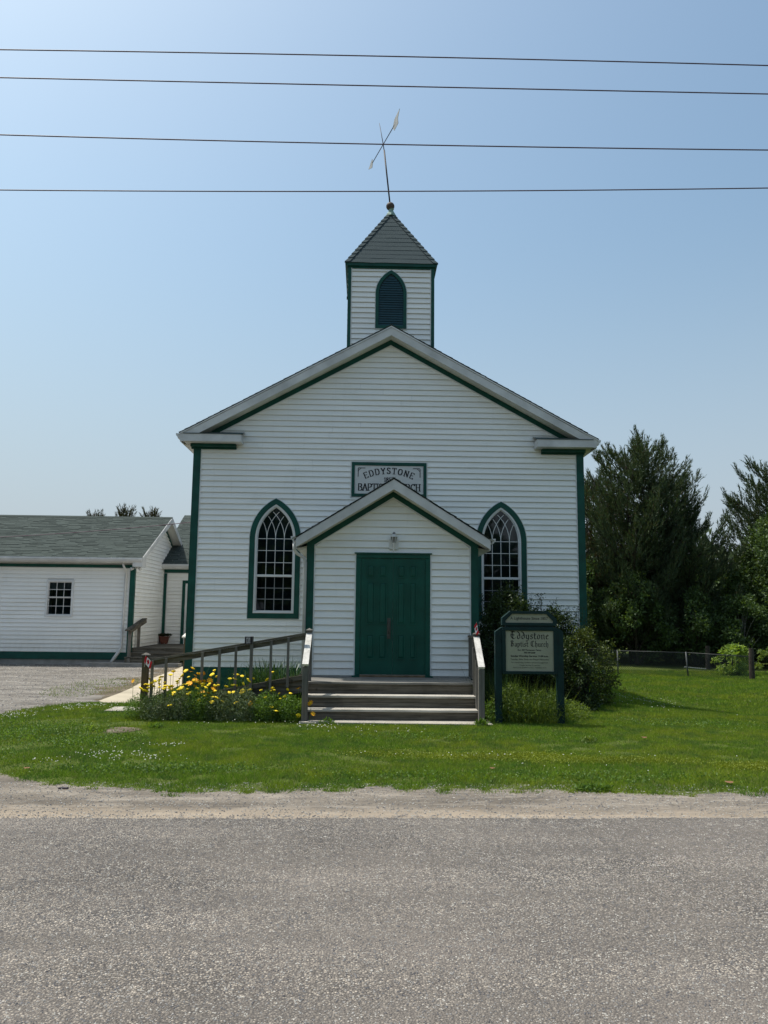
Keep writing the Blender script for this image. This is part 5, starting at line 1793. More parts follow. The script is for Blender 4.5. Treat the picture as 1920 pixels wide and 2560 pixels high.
m = MB(); m.box(CX0 + .02, XL, CY - .037, CY, 3.07, 3.19); m.build('frieze_board', V['green'], wing)
m = MB(); m.prism([(27.95, 3.20), (27.95, 3.37), (27.86, 3.37), (27.85, 3.32), (27.89, 3.24), (27.93, 3.20)], CX0 - .02, XL, 'x'); m.build('gutter', V['alu'], wing)
m = MB(); m.box(CX0, XL, 27.95, CY - .03, 3.195, 3.21); m.build('eave_soffit', V['soffit'], wing)
m = MB(); m.prism([(27.93, 3.34), (32.0, 5.62), (36, 3.4), (36, 3.34), (32, 5.56), (27.93, 3.28)], -7.52, XL, 'x'); m.build('roof_deck', V['soffit'], wing)
shingle_x(wing, -7.54, XL, 27.87, 3.36, 32.0, 5.65, V['shingle'])
m = MB(); m.box(dcx, dcx + .11, CY - .04, CY, .49, 2.80, .003); m.box(-5.46, -5.35, CY - .04, CY, .49, 2.80); m.box(dcx + .112, -5.462, CY - .04, CY, 2.69, 2.80); m.build('door_frame', V['green'], wing)
m = MB(); m.box(dcx + .112, dcx + .18, CY - .03, CY - .0, .49, 2.688); m.box(-5.52, -5.464, CY - .03, CY, .49, 2.688); m.box(dcx + .182, -5.522, CY - .03, CY, 2.62, 2.688); m.build('storm_door', V['white'], wing)
m = MB(); m.box(dcx + .184, -5.524, CY - .014, CY - .004, .49, 2.618); m.build('door_leaf', V['doorgreen'], wing)
# pipe seen between hall gable and church
m = MB(); m.tube([(-7.15, 29.45, 4.10), (-5.6, 29.3, 4.36), (-3.9, 29.2, 4.6)], .03, 6); m.build('service_pipe', V['alu'], wing, smooth=True)

# side steps
ss = empty('side_steps', (-6.4, 25, 0), 'small weathered wooden side steps and landing in the corner by the hall', 'stairs')
for x0, y, z in ((-7.36, 24.20, .275), (-7.27, 24.46, .40), (-7.29, 24.73, .53)):
    if z < .5:
        m = MB(); m.box(x0, -5.65, y, y + .28, z - .036, z, .004); m.build('tread_board', V['woodx'], ss)
    m = MB(); m.box(x0 + .01, -5.66, y + .025, y + .05, z - .135 if z > .3 else .10, z - .04); m.build('riser_board', V['woodx'], ss)
y = 24.73
while y < 28.1:
    m = MB(); m.box(-7.295, -5.65, y, min(y + .137, 28.16), .494, .53, .003); m.build('deck_board', V['woodx'], ss); y += .142
m = MB(); m.box(-7.27, -7.185, 24.20, 24.285, .10, 1.065, .003); m.build('post', V['woodz'], ss)
m = MB(); m.box(-7.24, -7.16, 25.05, 25.13, .53, 1.27, .003); m.build('post', V['woodz'], ss)
m = MB(); m.bar((-7.265, 24.08, 1.085), (-7.18, 25.62, 1.435), .16, .036); m.build('handrail', V['woody'], ss)
m = MB(); m.bar((-7.19, 24.12, 1.03), (-7.11, 25.55, 1.35), .034, .08); m.build('rail_board', V['woody'], ss)
# planter on the landing
pt = empty('planter', (-7.11, 28.0, .53), 'brown plastic flower pot with wilted plant on the side landing', 'flower pot')
m = MB()
m.add([(-7.22, 27.90, .55), (-7.01, 27.90, .55), (-7.01, 28.06, .55), (-7.22, 28.06, .55), (-7.265, 27.86, .765), (-6.965, 27.86, .765), (-6.965, 28.10, .765), (-7.265, 28.10, .765)], [(0, 1, 2, 3), (0, 1, 5, 4), (1, 2, 6, 5), (2, 3, 7, 6), (3, 0, 4, 7)])
m.box(-7.285, -6.945, 27.845, 28.115, .762, .792)
for x in (-7.18, -7.05):
    m.box(x - .02, x + .02, 27.9, 28.05, .531, .55)
m.build('pot', V['terracotta'], pt)
n_ = 220
pp = np.stack([rng.uniform(-7.26, -6.97, n_), rng.uniform(27.88, 28.08, n_), np.full(n_, .79)], 1)
dd = np.stack([rng.normal(0, .6, n_), rng.normal(0, .4, n_), rng.uniform(.3, 1, n_)], 1)
np_mesh('plant', scatter_leaves(pp + dd * .05, dd, rng.uniform(.04, .11, n_), .04), 4, V['needle2'], pt)
# ================================================================== overhead wires
def wire(zs, Y, r, label, name='power_line'):
    (xa, za), (xb, zb), (xc, zc) = zs
    A = np.array([[x * x, x, 1] for x in (xa, xb, xc)])
    co = np.linalg.solve(A, np.array([za, zb, zc]))
    def z(x):
        if abs(x) <= 6: return co[0] * x * x + co[1] * x + co[2]
        s = 1 if x > 0 else -1
        x6 = 6 * s
        sl = 2 * co[0] * x6 + co[1]
        return co[0] * 36 + co[1] * x6 + co[2] + sl * (x - x6) * .5 + .0008 * (x - x6) ** 2
    m = MB()
    m.tube([(x, Y, z(x)) for x in np.concatenate([np.linspace(-32, -6, 9), np.linspace(-5.5, 5.5, 34), np.linspace(6, 32, 9)])], r, 6)
    o = m.build(name, V['wire'], origin=(0, Y, 7), smooth=True)
    tag(o, label, 'power line')
    return o
wire([(-4.34, 8.174), (0.145, 8.229), (4.74, 8.250)], 8.3, .0070, 'topmost of the four overhead wires crossing the sky')
wire([(-4.313, 7.819), (0.149, 7.846), (4.719, 7.879)], 8.3, .0070, 'second overhead wire from the top, above the weather vane')
wire([(-4.259, 7.104), (0.157, 7.108), (4.679, 7.160)], 8.3, .0070, 'third overhead wire from the top, passing behind the weather vane crossing')
wire([(-4.209, 6.428), (0.163, 6.524), (4.653, 6.681)], 8.3, .0065, 'lowest and thinnest overhead wire, just above the belfry ball')
m = MB()
pts = []
for k in range(40):
    x = -22 + 18.1 * k / 39
    pts.append((x, 21.0 + .15 * (x + 4), 3.38 + .055 * (x + 12) + .006 * (x + 12) ** 2))
m.tube(pts, .011, 5)
tag(m.build('service_wire', V['wire'], origin=(-10, 21, 3), smooth=True), 'thin sagging wire in front of the hall roof at the left', 'power line')

# ================================================================== chain-link fence
fn = empty('chain_link_fence', (10, 30, -.55), 'low chain link fence with thin steel posts across the grass at the right', 'fence')
FP = [(3.2, 33.4), (6.6, 31.7), (9.85, 30.0), (12.15, 28.95), (14.05, 27.95)]
def fgz(x, y): return gzf(x, y)
for x, y in FP[:-1]:
    m = MB()
    g = fgz(x, y)
    tilt = .06 if abs(x - 12.15) < .1 else 0
    m.tube([(x, y, g - .1), (x - tilt, y, g + .93)], .028, 8); m.build('post', V['steel'], fn, smooth=True)
for (xa, ya), (xb, yb_) in zip(FP[:-1], FP[1:]):
    m = MB(); m.tube([(xa, ya, fgz(xa, ya) + .90), (xb, yb_, fgz(xb, yb_) + .90 - (.08 if xb > 14 else 0))], .016, 6); m.build('top_rail', V['meshwire'], fn, smooth=True)
    m = MB()
    L_ = math.hypot(xb - xa, yb_ - ya)
    H_ = .86
    u = (Vector((xb, yb_, 0)) - Vector((xa, ya, 0))).normalized()
    cell = .075
    def Q(s, z): return (xa + u.x * s, ya + u.y * s, fgz(xa, ya) + (fgz(xb, yb_) - fgz(xa, ya)) * s / L_ + .03 + z)
    s = -H_
    while s < L_:
        for d in (1, -1):
            s0, s1 = (s, s + H_) if d > 0 else (s + H_, s)
            z0_, z1_ = 0.0, H_
            # clip to span
            t0 = max(0, min(1, (0 - s0) / (s1 - s0))) if (s1 - s0) > 0 else max(0, min(1, (L_ - s0) / (s1 - s0)))
            t1 = max(0, min(1, (L_ - s0) / (s1 - s0))) if (s1 - s0) > 0 else max(0, min(1, (0 - s0) / (s1 - s0)))
            if t1 - t0 > .02:
                a = Q(s0 + (s1 - s0) * t0, z0_ + H_ * t0); b = Q(s0 + (s1 - s0) * t1, z0_ + H_ * t1)
                o = .003 * d
                m.bar((a[0], a[1] + o, a[2]), (b[0], b[1] + o, b[2]), .008, .008)
        s += cell
    o = m.build('wire_mesh', V['meshwire'], fn); o['kind'] = 'stuff'
for x, y, h, lb in ((14.06, 27.95, 1.12, 'grey wooden fence post at the right end of the chain link fence'), (14.85, 33.3, 1.0, 'weathered wooden post standing behind the chain link fence')):
    g = fgz(x, y)
    m = MB(); m.tube([(x, y, g - .1), (x, y, g + h * .6), (x + .01, y, g + h)], [.10, .095, .085], 9)
    tag(m.build('fence_post', V['bark'], origin=(x, y, g), smooth=False), lb, 'post')
m = MB(); m.bar((13.2, 31.8, -.36), (14.0, 31.6, -.42), .06, .03)
tag(m.build('fallen_plank', V['alu'], origin=(13.8, 31.6, -.5)), 'pale plank lying in the grass behind the fence', 'plank')

# ================================================================== trees
def pine(x, y, h, w, label, mat='needle', base=0.12, seed=1, dens=1.0, top2=None):
    R_ = random.Random(seed)
    g = gzf(x, y)
    root = empty('pine_tree', (x, y, g), label, 'tree')
    lean = R_.uniform(-.03, .03)
    m = MB()
    N = 12
    sp = [(x + lean * h * (k / N) + .08 * math.sin(k * 1.1 + seed), y + .05 * math.sin(k * 1.7), g - .2 + (h + .1) * k / N) for k in range(N + 1)]
    def at(t):
        t = max(0, min(.999, t)) * N
        i = int(t); f = t - i
        return Vector(sp[i]).lerp(Vector(sp[i + 1]), f)
    m.tube(sp, [max(.012, .022 * h * (1 - k / N) ** .9) for k in range(N + 1)], 8)
    P, D, S = [], [], []
    z = base
    while z < .985:
        t = (z - base) / (1 - base)
        prof = w * (1 - t) ** .46 * (.5 + .5 * min(1, t * 3.2)) * R_.choice((.45, .7, .9, 1.12, 1.32))
        nb = 4 if t < .8 else 3
        a0 = R_.uniform(0, 6.28)
        for b in range(nb):
            a = a0 + 6.28 * b / nb + R_.uniform(-.5, .5)
            L_ = max(.25, prof * R_.uniform(.7, 1.15))
            c = at(z)
            rise = (.06 + .34 * t) * R_.uniform(.4, 1.5)
            pts = []
            nn_ = 7
            for k in range(nn_ + 1):
                s = k / nn_
                pts.append(c + Vector((math.cos(a) * L_ * s, math.sin(a) * L_ * s, L_ * (rise * s - .25 * math.sin(s * 3.1) * (1 - t) + .30 * s ** 3))))
            m.tube(pts, [max(.008, .012 * L_ * (1.1 - k / nn_)) + .004 for k in range(nn_ + 1)], 4, cap=False)
            n_s = int((10 + 26 * L_) * dens)
            side = Vector((-math.sin(a), math.cos(a), 0))
            for q in range(n_s):
                s = R_.uniform(.12, 1.0) ** .8
                i = min(nn_ - 1, int(s * nn_)); f = s * nn_ - i
                lat = R_.uniform(-1, 1)
                wd = .34 * L_ * (1.05 - s) + .10
                pp_ = pts[i].lerp(pts[i + 1], f) + side * (lat * wd) + Vector((math.cos(a), math.sin(a), 0)) * (abs(lat) * wd * .5)
                pp_ += Vector((R_.gauss(0, .05), R_.gauss(0, .05), R_.gauss(-.02, .07) + .10 * abs(lat) * wd))
                tipness = max(s, abs(lat))
                dv = Vector((math.cos(a), math.sin(a), 0)) * .45 + side * (lat * .45) + Vector((R_.gauss(0, .22), R_.gauss(0, .22), .25 + .75 * tipness + R_.gauss(0, .2)))
                P.append(pp_); D.append(dv.normalized()); S.append(R_.uniform(.6, .9) + .45 * tipness)
            # upright shoots at the tip
            for q in range(3):
                P.append(pts[-1] + Vector((R_.gauss(0, .07), R_.gauss(0, .07), 0))); D.append(Vector((math.cos(a) * .35, math.sin(a) * .35, 1)).normalized()); S.append(1.5)
        z += R_.uniform(.018, .030) * (14 / h) ** .5
    for q in range(14):
        P.append(at(.93 + .07 * q / 14)); D.append(Vector((R_.gauss(0, .3), R_.gauss(0, .3), 1)).normalized()); S.append(1.2)
    m.build('trunk', V['bark'], root, smooth=True)
    P, D, S = np.array([tuple(p) for p in P]), np.array([tuple(p) for p in D]), np.array(S)
    # each tuft: needles fanning forward along a short shoot
    nn2 = 20
    n = len(P)
    base_ = np.repeat(P, nn2, 0); dd_ = np.repeat(D, nn2, 0); ss_ = np.repeat(S, nn2)
    along = rng.uniform(0, .40, len(base_)) * ss_
    pos = base_ + dd_ * along[:, None]
    dirs = dd_ * 1.0 + rng.normal(0, .38, pos.shape)
    vs = scatter_blades(pos, dirs, .12 * ss_, .030, .1)
    np_mesh('crown', vs, 3, V[mat], root)
    return root
pine(12.8, 36.5, 10.2, 3.1, 'tall dark pine nearest to the church with an open top', 'needle', .10, 3, .85)
pine(14.1, 37.5, 10.8, 3.3, 'tallest of the dark pines, beside the one nearest the church', 'needle', .06, 9, .85)
pine(15.4, 37.0, 8.6, 2.5, 'shorter dark pine on the right flank of the big pine clump', 'needle', .04, 12, .9)
pine(11.4, 38.5, 9.0, 2.7, 'rusty brown tinged pine just right of the church corner', 'needle2', .05, 17, .9)
pine(20.5, 38.0, 9.9, 2.9, 'tall pine cut by the right edge of the picture', 'needle', .08, 23, 1.0)
for x, y, h, lb, sd in ((-16.6, 48, 7.45, 'leftmost of three pine tops showing above the hall roof', 31), (-15.0, 48, 7.85, 'middle and tallest of three pine tops above the hall roof', 37), (-13.3, 48, 7.65, 'rightmost of three pine tops above the hall roof', 41)):
    pine(x, y, h, .9, lb, 'needle2', .3, sd, .45)

def broadleaf(x, y, h, w, label, mat='leafd', seed=1, n=9000, size=.13, trunk='bark', low=.12, cat='tree', name='broadleaf_tree', depth=None, nlimb=34, thin=1.0):
    R_ = random.Random(seed)
    g = gzf(x, y)
    root = empty(name, (x, y, g), label, cat)
    m = MB()
    tr = [(x + .1 * math.sin(k + seed) * k / 6, y + .1 * math.cos(k * 1.3) * k / 6, g - .1 + h * .82 * k / 6) for k in range(7)]
    m.tube(tr, [max(.012, .020 * h * (1 - k / 6.6)) * thin for k in range(7)], 8)
    C = []
    dp = depth or w
    for k in range(nlimb):
        t = R_.uniform(low, 1.0)
        a = R_.uniform(0, 6.28)
        prof = math.sin(min(1, max(0.0, (t - low * .7) / (1.0 - low * .7)) * .93 + .09) * math.pi) ** .55
        rr = prof * R_.uniform(.35, 1.0)
        e = Vector((x + math.cos(a) * w * rr, y + math.sin(a) * dp * rr, g + h * t * .97))
        st_ = Vector(tr[min(6, int(max(.1, t - .25) * 6))])
        mid = st_.lerp(e, .5) + Vector((0, 0, .05 * h))
        m.tube([st_, mid, e], [.008 * h * thin, .005 * h * thin, .002 * h * thin], 5, cap=False)
        C.append((e, R_.uniform(.6, 1.25)))
        for q in range(2):
            C.append((e + Vector((R_.gauss(0, .12 * w), R_.gauss(0, .12 * w), R_.gauss(0, .06 * h))), R_.uniform(.3, .8)))
    m.build('trunk' if cat == 'tree' else 'stems', V[trunk], root, smooth=True)
    wts = np.array([c[1] for c in C]); wts /= wts.sum()
    idx = rng.choice(len(C), n, p=wts)
    cen = np.array([tuple(c[0]) for c in C])[idx]
    rad = np.array([c[1] for c in C])[idx]
    dv = rng.normal(0, 1, (n, 3))
    dv /= np.linalg.norm(dv, axis=1, keepdims=True)
    rr = rng.uniform(.15, 1, n) ** .5
    pos = cen + dv * (rr * rad)[:, None] * np.array([[.25 * w, .25 * w, .13 * h]])
    pos[:, 2] = np.maximum(pos[:, 2], g + .03)
    dirs = dv * .6 + rng.normal(0, .6, (n, 3)) + np.array([[0, 0, .15]])
    np_mesh('crown' if cat == 'tree' else 'foliage', scatter_leaves(pos, dirs, size * rng.uniform(.6, 1.3, n), size * rng.uniform(.45, .7, n)), 4, V[mat], root)
    return root
broadleaf(19.6, 35.5, 7.2, 2.2, 'broad leafy tree standing before the right edge pine', 'leafd', 2, 15000, .15, 'palebark')
broadleaf(18.2, 36.5, 5.2, 1.5, 'mid height leafy tree between the pine clump and right edge', 'leafd', 5, 10000, .14, 'palebark')
broadleaf(22.0, 36.5, 7.0, 2.6, 'leafy tree at the far right below the pine', 'leafd', 7, 11000, .15)
broadleaf(15.0, 35.0, 3.3, 1.6, 'low leafy tree in front of the dark pine clump', 'leafd', 11, 7000, .13)
broadleaf(16.9, 34.2, 3.0, 1.5, 'low pale stemmed leafy tree behind the bright green bush', 'leafd', 13, 7000, .13, 'palebark')
broadleaf(18.6, 33.4, 2.6, 1.3, 'low dark leafy tree right of the bright green bush', 'leafd', 14, 6000, .12)
broadleaf(12.6, 35.6, 4.2, 1.7, 'dark leafy tree under the twin-topped pine', 'leafd', 15, 8000, .14)
broadleaf(10.3, 36.4, 4.6, 1.8, 'leafy tree half hidden behind the right church corner', 'leafd', 16, 8000, .14)
broadleaf(20.6, 32.0, 2.2, 1.2, 'small yellowish green tree at the right picture edge', 'leafb', 18, 3500, .11)
broadleaf(16.5, 37.2, 3.7, 1.3, 'slim leafy tree with pale glints beside the pine clump', 'leafd', 19, 5000, .13, 'palebark')
# far wood behind: dense mass of crowns
def wood(name, xs_, ys_, hs, n, mat, label):
    out = []
    for _ in range(n):
        x = random.uniform(*xs_); y = random.uniform(*ys_); h = random.uniform(*hs)
        k = 260
        dv = rng.normal(0, 1, (k, 3)); dv /= np.linalg.norm(dv, axis=1, keepdims=True)
        r_ = h * random.uniform(.22, .34)
        pos = np.array([[x, y, -.6 + h * random.uniform(.45, .68)]]) + dv * np.array([[r_, r_, h * .36]]) * rng.uniform(.5, 1.0, (k, 1))
        out.append(scatter_leaves(pos, dv + rng.normal(0, .6, (k, 3)), h * .09, h * .06))
    o = np_mesh(name, np.concatenate(out), 4, V[mat])
    tag(o, label, 'woods', kind='stuff')
    return o
wood('understorey', (8, 26), (39.5, 46), (2.6, 5.5), 110, 'leafd', 'dark tangled undergrowth behind the trees at the right')
wood('roadside_woods', (-45, 45), (-34, -25), (7.5, 11), 110, 'leafd', 'line of leafy trees across the road behind the viewer')
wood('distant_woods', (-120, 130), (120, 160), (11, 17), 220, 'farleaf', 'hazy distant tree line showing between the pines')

# bright bush behind the fence
broadleaf(14.35, 30.0, 1.20, .72, 'round light green bush behind the fence', 'leafb', 21, 2200, .13, 'bark', .05, 'bush', 'bush', nlimb=26)
broadleaf(15.9, 30.2, .95, .7, 'small straggly light green bush at the right end of the fence', 'weed', 22, 900, .08, 'bark', .05, 'bush', 'bush', nlimb=14)
# shrubs at the right of the porch
V['weed2'] = mat_leaf('olive_shrub_leaves', (0.040, 0.062, 0.014), (0.115, 0.145, 0.036), .35)
def shrub(*a, **k):
    k.setdefault('cat', 'bush'); k.setdefault('name', 'shrub')
    return broadleaf(*a, **k)
shrub(2.95, 15.6, 2.15, .80, 'tall dark shrub against the right pointed church window', 'leafs', 51, 14000, .055, 'bark', .02, nlimb=100, depth=.7, thin=.6)
shrub(3.75, 15.5, 1.75, .72, 'middle shrub with thin upright twigs behind the notice sign', 'leafs', 52, 11000, .055, 'bark', .02, nlimb=90, depth=.65, thin=.6)
shrub(4.30, 15.0, 1.40, .62, 'yellowish green spreading shrub at the church corner, right of the sign', 'weed2', 53, 6000, .055, 'bark', .05, nlimb=80, depth=.6, thin=.6)
shrub(2.50, 14.6, 1.95, .42, 'narrow dark shrub squeezed between the porch wall and the sign', 'leafs', 54, 8000, .050, 'bark', .02, nlimb=70, depth=.5, thin=.5)
shrub(3.90, 14.3, 1.00, .55, 'low dark shrub at the foot of the corner shrubs', 'leafs', 55, 6500, .050, 'bark', .0, nlimb=70, depth=.5, thin=.5)
shrub(3.15, 14.3, 1.40, .70, 'low dense shrub directly behind the notice sign posts', 'leafs', 56, 10000, .050, 'bark', .0, nlimb=80, depth=.5, thin=.5)
# thin sprays against the white wall
spr = empty('twig_sprays', (3.6, 16.3, 0), 'thin leafy twigs rising in front of the white siding right of the window', 'bush')
m = MB(); P, D = [], []
for k in range(60):
    x = random.uniform(2.5, 4.75)
    top = 2.28 - .30 * max(0, x - 3.2) ** 1.2 + random.uniform(-.35, .12)
    y = random.uniform(16.0, 16.6)
    b = (x + random.uniform(-.2, .2), y, .9)
    e = Vector((x + random.uniform(-.12, .12), y, top))
    pts = [b, ((b[0] + e.x) / 2 + random.uniform(-.04, .04), y, (.9 + top) / 2), tuple(e)]
    m.tube(pts, [.006, .004, .002], 4, cap=False)
    for q in range(34):
        t_ = random.uniform(.25, 1)
        p_ = Vector(b).lerp(e, t_)
        P.append((p_.x + random.gauss(0, .035), p_.y + random.gauss(0, .03), p_.z)); D.append((random.gauss(0, 1), random.gauss(0, .6), random.uniform(0, 1)))
m.build('stems', V['bark'], spr)
np_mesh('foliage', scatter_leaves(np.array(P), np.array(D), rng.uniform(.03, .055, len(P)), .022), 4, V['leafs'], spr)

# ================================================================== flower bed
def tufted(name, cx, cy, rx, ry, h, n, mat, label, cat='plant', kind='leaf', wid=.012, lean=.35, taper=True, group=None):
    root = empty(name, (cx, cy, 0), label, cat, group)
    a = rng.uniform(0, 2 * math.pi, n); r = np.sqrt(rng.uniform(0, 1, n))
    px, py = cx + rx * r * np.cos(a), cy + ry * r * np.sin(a)
    if kind == 'blade':
        pos = np.stack([px, py, np.zeros(n)], 1)
        d = np.stack([rng.normal(0, lean, n) + .5 * lean * np.cos(a) * r, rng.normal(0, lean, n) + .5 * lean * np.sin(a) * r, np.ones(n)], 1)
        L_ = h * rng.uniform(.5, 1.1, n)
        vs = scatter_blades(pos, d, L_, wid, .35)
    else:
        H_ = h * (1 - .45 * r ** 2) * rng.uniform(.05, 1.0, n)
        pos = np.stack([px, py, H_], 1)
        d = rng.normal(0, .8, (n, 3)) + np.array([[0, 0, .5]])
        vs = scatter_leaves(pos, d, wid * rng.uniform(2.2, 4.5, n), wid)
    np_mesh('foliage', vs, 3 if kind == 'blade' else 4, V[mat], root)
    return root
def arching(name, cx, cy, rx, ry, h, n, mat, label, wid=.018, cat='plant'):
    """strap leaves that rise and droop; 4 segments each"""
    root = empty(name, (cx, cy, 0), label, cat)
    out = []
    for _ in range(n):
        a = random.uniform(0, 6.28); r = math.sqrt(random.random())
        b = Vector((cx + rx * r * math.cos(a), cy + ry * r * math.sin(a), 0))
        L_ = h * random.uniform(.7, 1.25)
        a2 = a + random.gauss(0, .8)
        reach = L_ * random.uniform(.15, .75)
        pts = []
        for k in range(6):
            s = k / 5
            pts.append(b + Vector((math.cos(a2) * reach * s ** 1.5, math.sin(a2) * reach * s ** 1.5, L_ * (1.25 * s - .55 * s ** 3 * (reach / L_ + .25)))))
        side_ = Vector((-math.sin(a2), math.cos(a2), 0)) * wid / 2
        for k in range(5):
            w0, w1 = (1 - k / 5) ** .5, (1 - (k + 1) / 5) ** .5 + .03
            out += [pts[k] - side_ * w0, pts[k] + side_ * w0, pts[k + 1] + side_ * w1, pts[k + 1] - side_ * w1]
    np_mesh('foliage', [tuple(v) for v in out], 4, V[mat], root)
    return root
beds = []
V['mid2'] = mat_leaf('green_bed_foliage', (0.065, 0.130, 0.022), (0.165, 0.270, 0.050), .4)
def bed(cx, cy, rx, ry, h, n, mat, kind, label, wid):
    r = tufted('flowering_plant', cx, cy, rx, ry, h, n, mat, label, 'plant', kind, wid, .25)
    beds.append((cx, cy, r))
bed(-3.55, 12.62, .24, .28, .38, 2400, 'mid2', 'leaf', 'green leafy clump around the left ramp post', .011)
bed(-3.22, 12.52, .30, .32, .46, 3600, 'yarrow', 'leaf', 'grey green clump of flat yellow flowers beside the left ramp post', .011)
bed(-2.86, 12.50, .26, .32, .50, 3600, 'yarrow', 'leaf', 'second grey green clump of flat yellow flowers, right of the leftmost one', .011)
bed(-2.56, 12.50, .28, .30, .52, 3800, 'mid2', 'leaf', 'green clump carrying the bunch of large orange flowers', .011)
bed(-2.22, 12.46, .26, .30, .48, 3400, 'yarrow', 'leaf', 'dark clump with scattered yellow flowers right of the orange bunch', .011)
bed(-1.88, 12.45, .26, .30, .52, 3600, 'yarrow', 'leaf', 'silvery green clump with yellow flowers in the middle of the bed', .012)
bed(-1.50, 12.45, .28, .30, .46, 3600, 'mid2', 'leaf', 'leafy green clump with a few yellow flowers near the stairs', .014)
bed(-1.16, 12.42, .22, .28, .42, 2800, 'mid', 'leaf', 'fresh green leafy clump touching the left stair post', .013)
arching('daylily_clump', -1.55, 13.95, .42, .40, .78, 420, 'daylily', 'large dark clump of arching strap leaves behind the ramp rail', .022)
arching('daylily_clump', -2.1, 14.5, .30, .35, .62, 160, 'daylily', 'smaller clump of arching strap leaves left of the large one', .02)
arching('wild_grass', -3.1, 15.9, .5, .25, .55, 60, 'daylily', 'sparse tall grass stems against the church foundation', .008)
# flower heads
def flower_mesh(name, petals, r, cup, mats):
    m = MB()
    for k in range(petals):
        a = 2 * math.pi * k / petals
        c, s = math.cos(a), math.sin(a)
        w = math.pi / petals * .92
        m.add([(0, 0, 0), (r * .72 * math.cos(a - w), r * .72 * math.sin(a - w), cup * .7), (r * c, r * s, cup), (r * .72 * math.cos(a + w), r * .72 * math.sin(a + w), cup * .7)], [(0, 1, 2, 3)])
    m.cur = 1
    m.lathe((0, 0, .0), [(r * .28, 0), (r * .24, r * .14), (r * .08, r * .2)], 6)
    me = bpy.data.meshes.new(name)
    me.from_pydata(m.v, [], m.f)
    me.polygons.foreach_set('material_index', m.mi)
    for mt in mats: me.materials.append(mt)
    return me
def umbel_mesh(name, r, mat):
    m = MB()
    prof = [(r * .3, -.012), (r * .95, -.001), (r, .006), (r * .7, .013), (r * .1, .016)]
    n = 9
    vs, fs = [], []
    for i, (rr, z) in enumerate(prof):
        for k in range(n):
            q = rr * random.uniform(.8, 1.15)
            t = 6.283 * k / n
            vs.append((q * math.cos(t), q * math.sin(t), z))
    for i in range(len(prof) - 1):
        for k in range(n):
            fs.append((i * n + k, i * n + (k + 1) % n, (i + 1) * n + (k + 1) % n, (i + 1) * n + k))
    fs += [tuple(range((len(prof) - 1) * n, len(prof) * n))]
    m.add(vs, fs)
    me = bpy.data.meshes.new(name)
    me.from_pydata(m.v, [], m.f)
    me.materials.append(mat)
    return me
FY = [umbel_mesh('flower', r, V['yellow']) for r in (.026, .034, .042)]
FO = [flower_mesh('flower', 8, r, .012, (V['orange'], V['yellow'])) for r in (.040, .048)]
FPK = [flower_mesh('flower', 6, .03, .012, (V['pink'], V['pink']))]
stems = {}
def put_flower(me, x, y, z, tilt=.35):
    cx, cy, root = min(beds, key=lambda b: abs(b[0] - x))
    o = bpy.data.objects.new('flower', me)
    COL.objects.link(o)
    o.parent = root
    o.location = Vector((x, y, z)) - OFF[root.name]
    o.rotation_euler = (random.gauss(.15, tilt), random.gauss(0, tilt), random.uniform(0, 6.28))
    s = random.uniform(.85, 1.2)
    o.scale = (s, s, s)
    stems.setdefault(root.name, (root, MB()))[1].tube([(x + random.uniform(-.05, .05), y + random.uniform(-.04, .04), .03), (x + random.uniform(-.02, .02), y, z * .6), (x, y, z - .006)], .0028, 4, cap=False)
YEL = [(-3.48, 12.69, 0.53), (-3.43, 12.77, 0.6), (-3.38, 12.71, 0.55), (-3.41, 12.63, 0.48), (-3.53, 12.63, 0.47), (-3.28, 12.8, 0.63), (-3.28, 12.74, 0.58), (-3.25, 12.81, 0.64), (-3.26, 12.7, 0.54), (-3.18, 12.72, 0.56), (-3.15, 12.66, 0.51), (-3.24, 12.64, 0.49), (-3.15, 12.63, 0.48), (-3.08, 12.63, 0.48), (-3.04, 12.65, 0.5), (-2.93, 12.59, 0.44), (-2.99, 12.56, 0.42), (-2.99, 12.36, 0.24), (-2.97, 12.71, 0.55), (-2.89, 12.63, 0.48), (-2.87, 12.69, 0.53), (-3.09, 12.89, 0.72), (-3.12, 12.83, 0.67), (-2.93, 12.82, 0.66), (-2.82, 12.8, 0.64), (-2.89, 12.9, 0.73), (-2.79, 12.94, 0.77), (-2.67, 12.85, 0.69), (-2.5, 12.64, 0.49), (-2.34, 12.67, 0.52), (-2.49, 12.51, 0.37), (-2.36, 12.49, 0.36), (-2.36, 12.41, 0.29), (-2.56, 12.44, 0.31), (-2.3, 12.48, 0.35), (-2.2, 12.43, 0.3), (-2.15, 12.77, 0.62), (-2.07, 12.77, 0.62), (-1.96, 12.82, 0.66), (-2.08, 12.68, 0.53), (-1.92, 12.7, 0.55), (-1.84, 12.75, 0.6), (-1.92, 12.55, 0.42), (-1.8, 12.6, 0.46), (-1.91, 12.59, 0.45), (-1.62, 12.6, 0.46), (-1.55, 12.76, 0.61), (-1.78, 12.78, 0.63), (-1.42, 12.33, 0.23), (-1.53, 12.49, 0.36), (-1.46, 12.58, 0.45), (-1.44, 12.63, 0.49), (-1.34, 12.27, 0.18), (-1.49, 12.88, 0.72), (-2.43, 12.91, 0.74), (-2.45, 12.84, 0.68), (-2.06, 12.84, 0.68), (-0.98, 12.15, 0.13), (-2.36, 12.81, 0.65)]
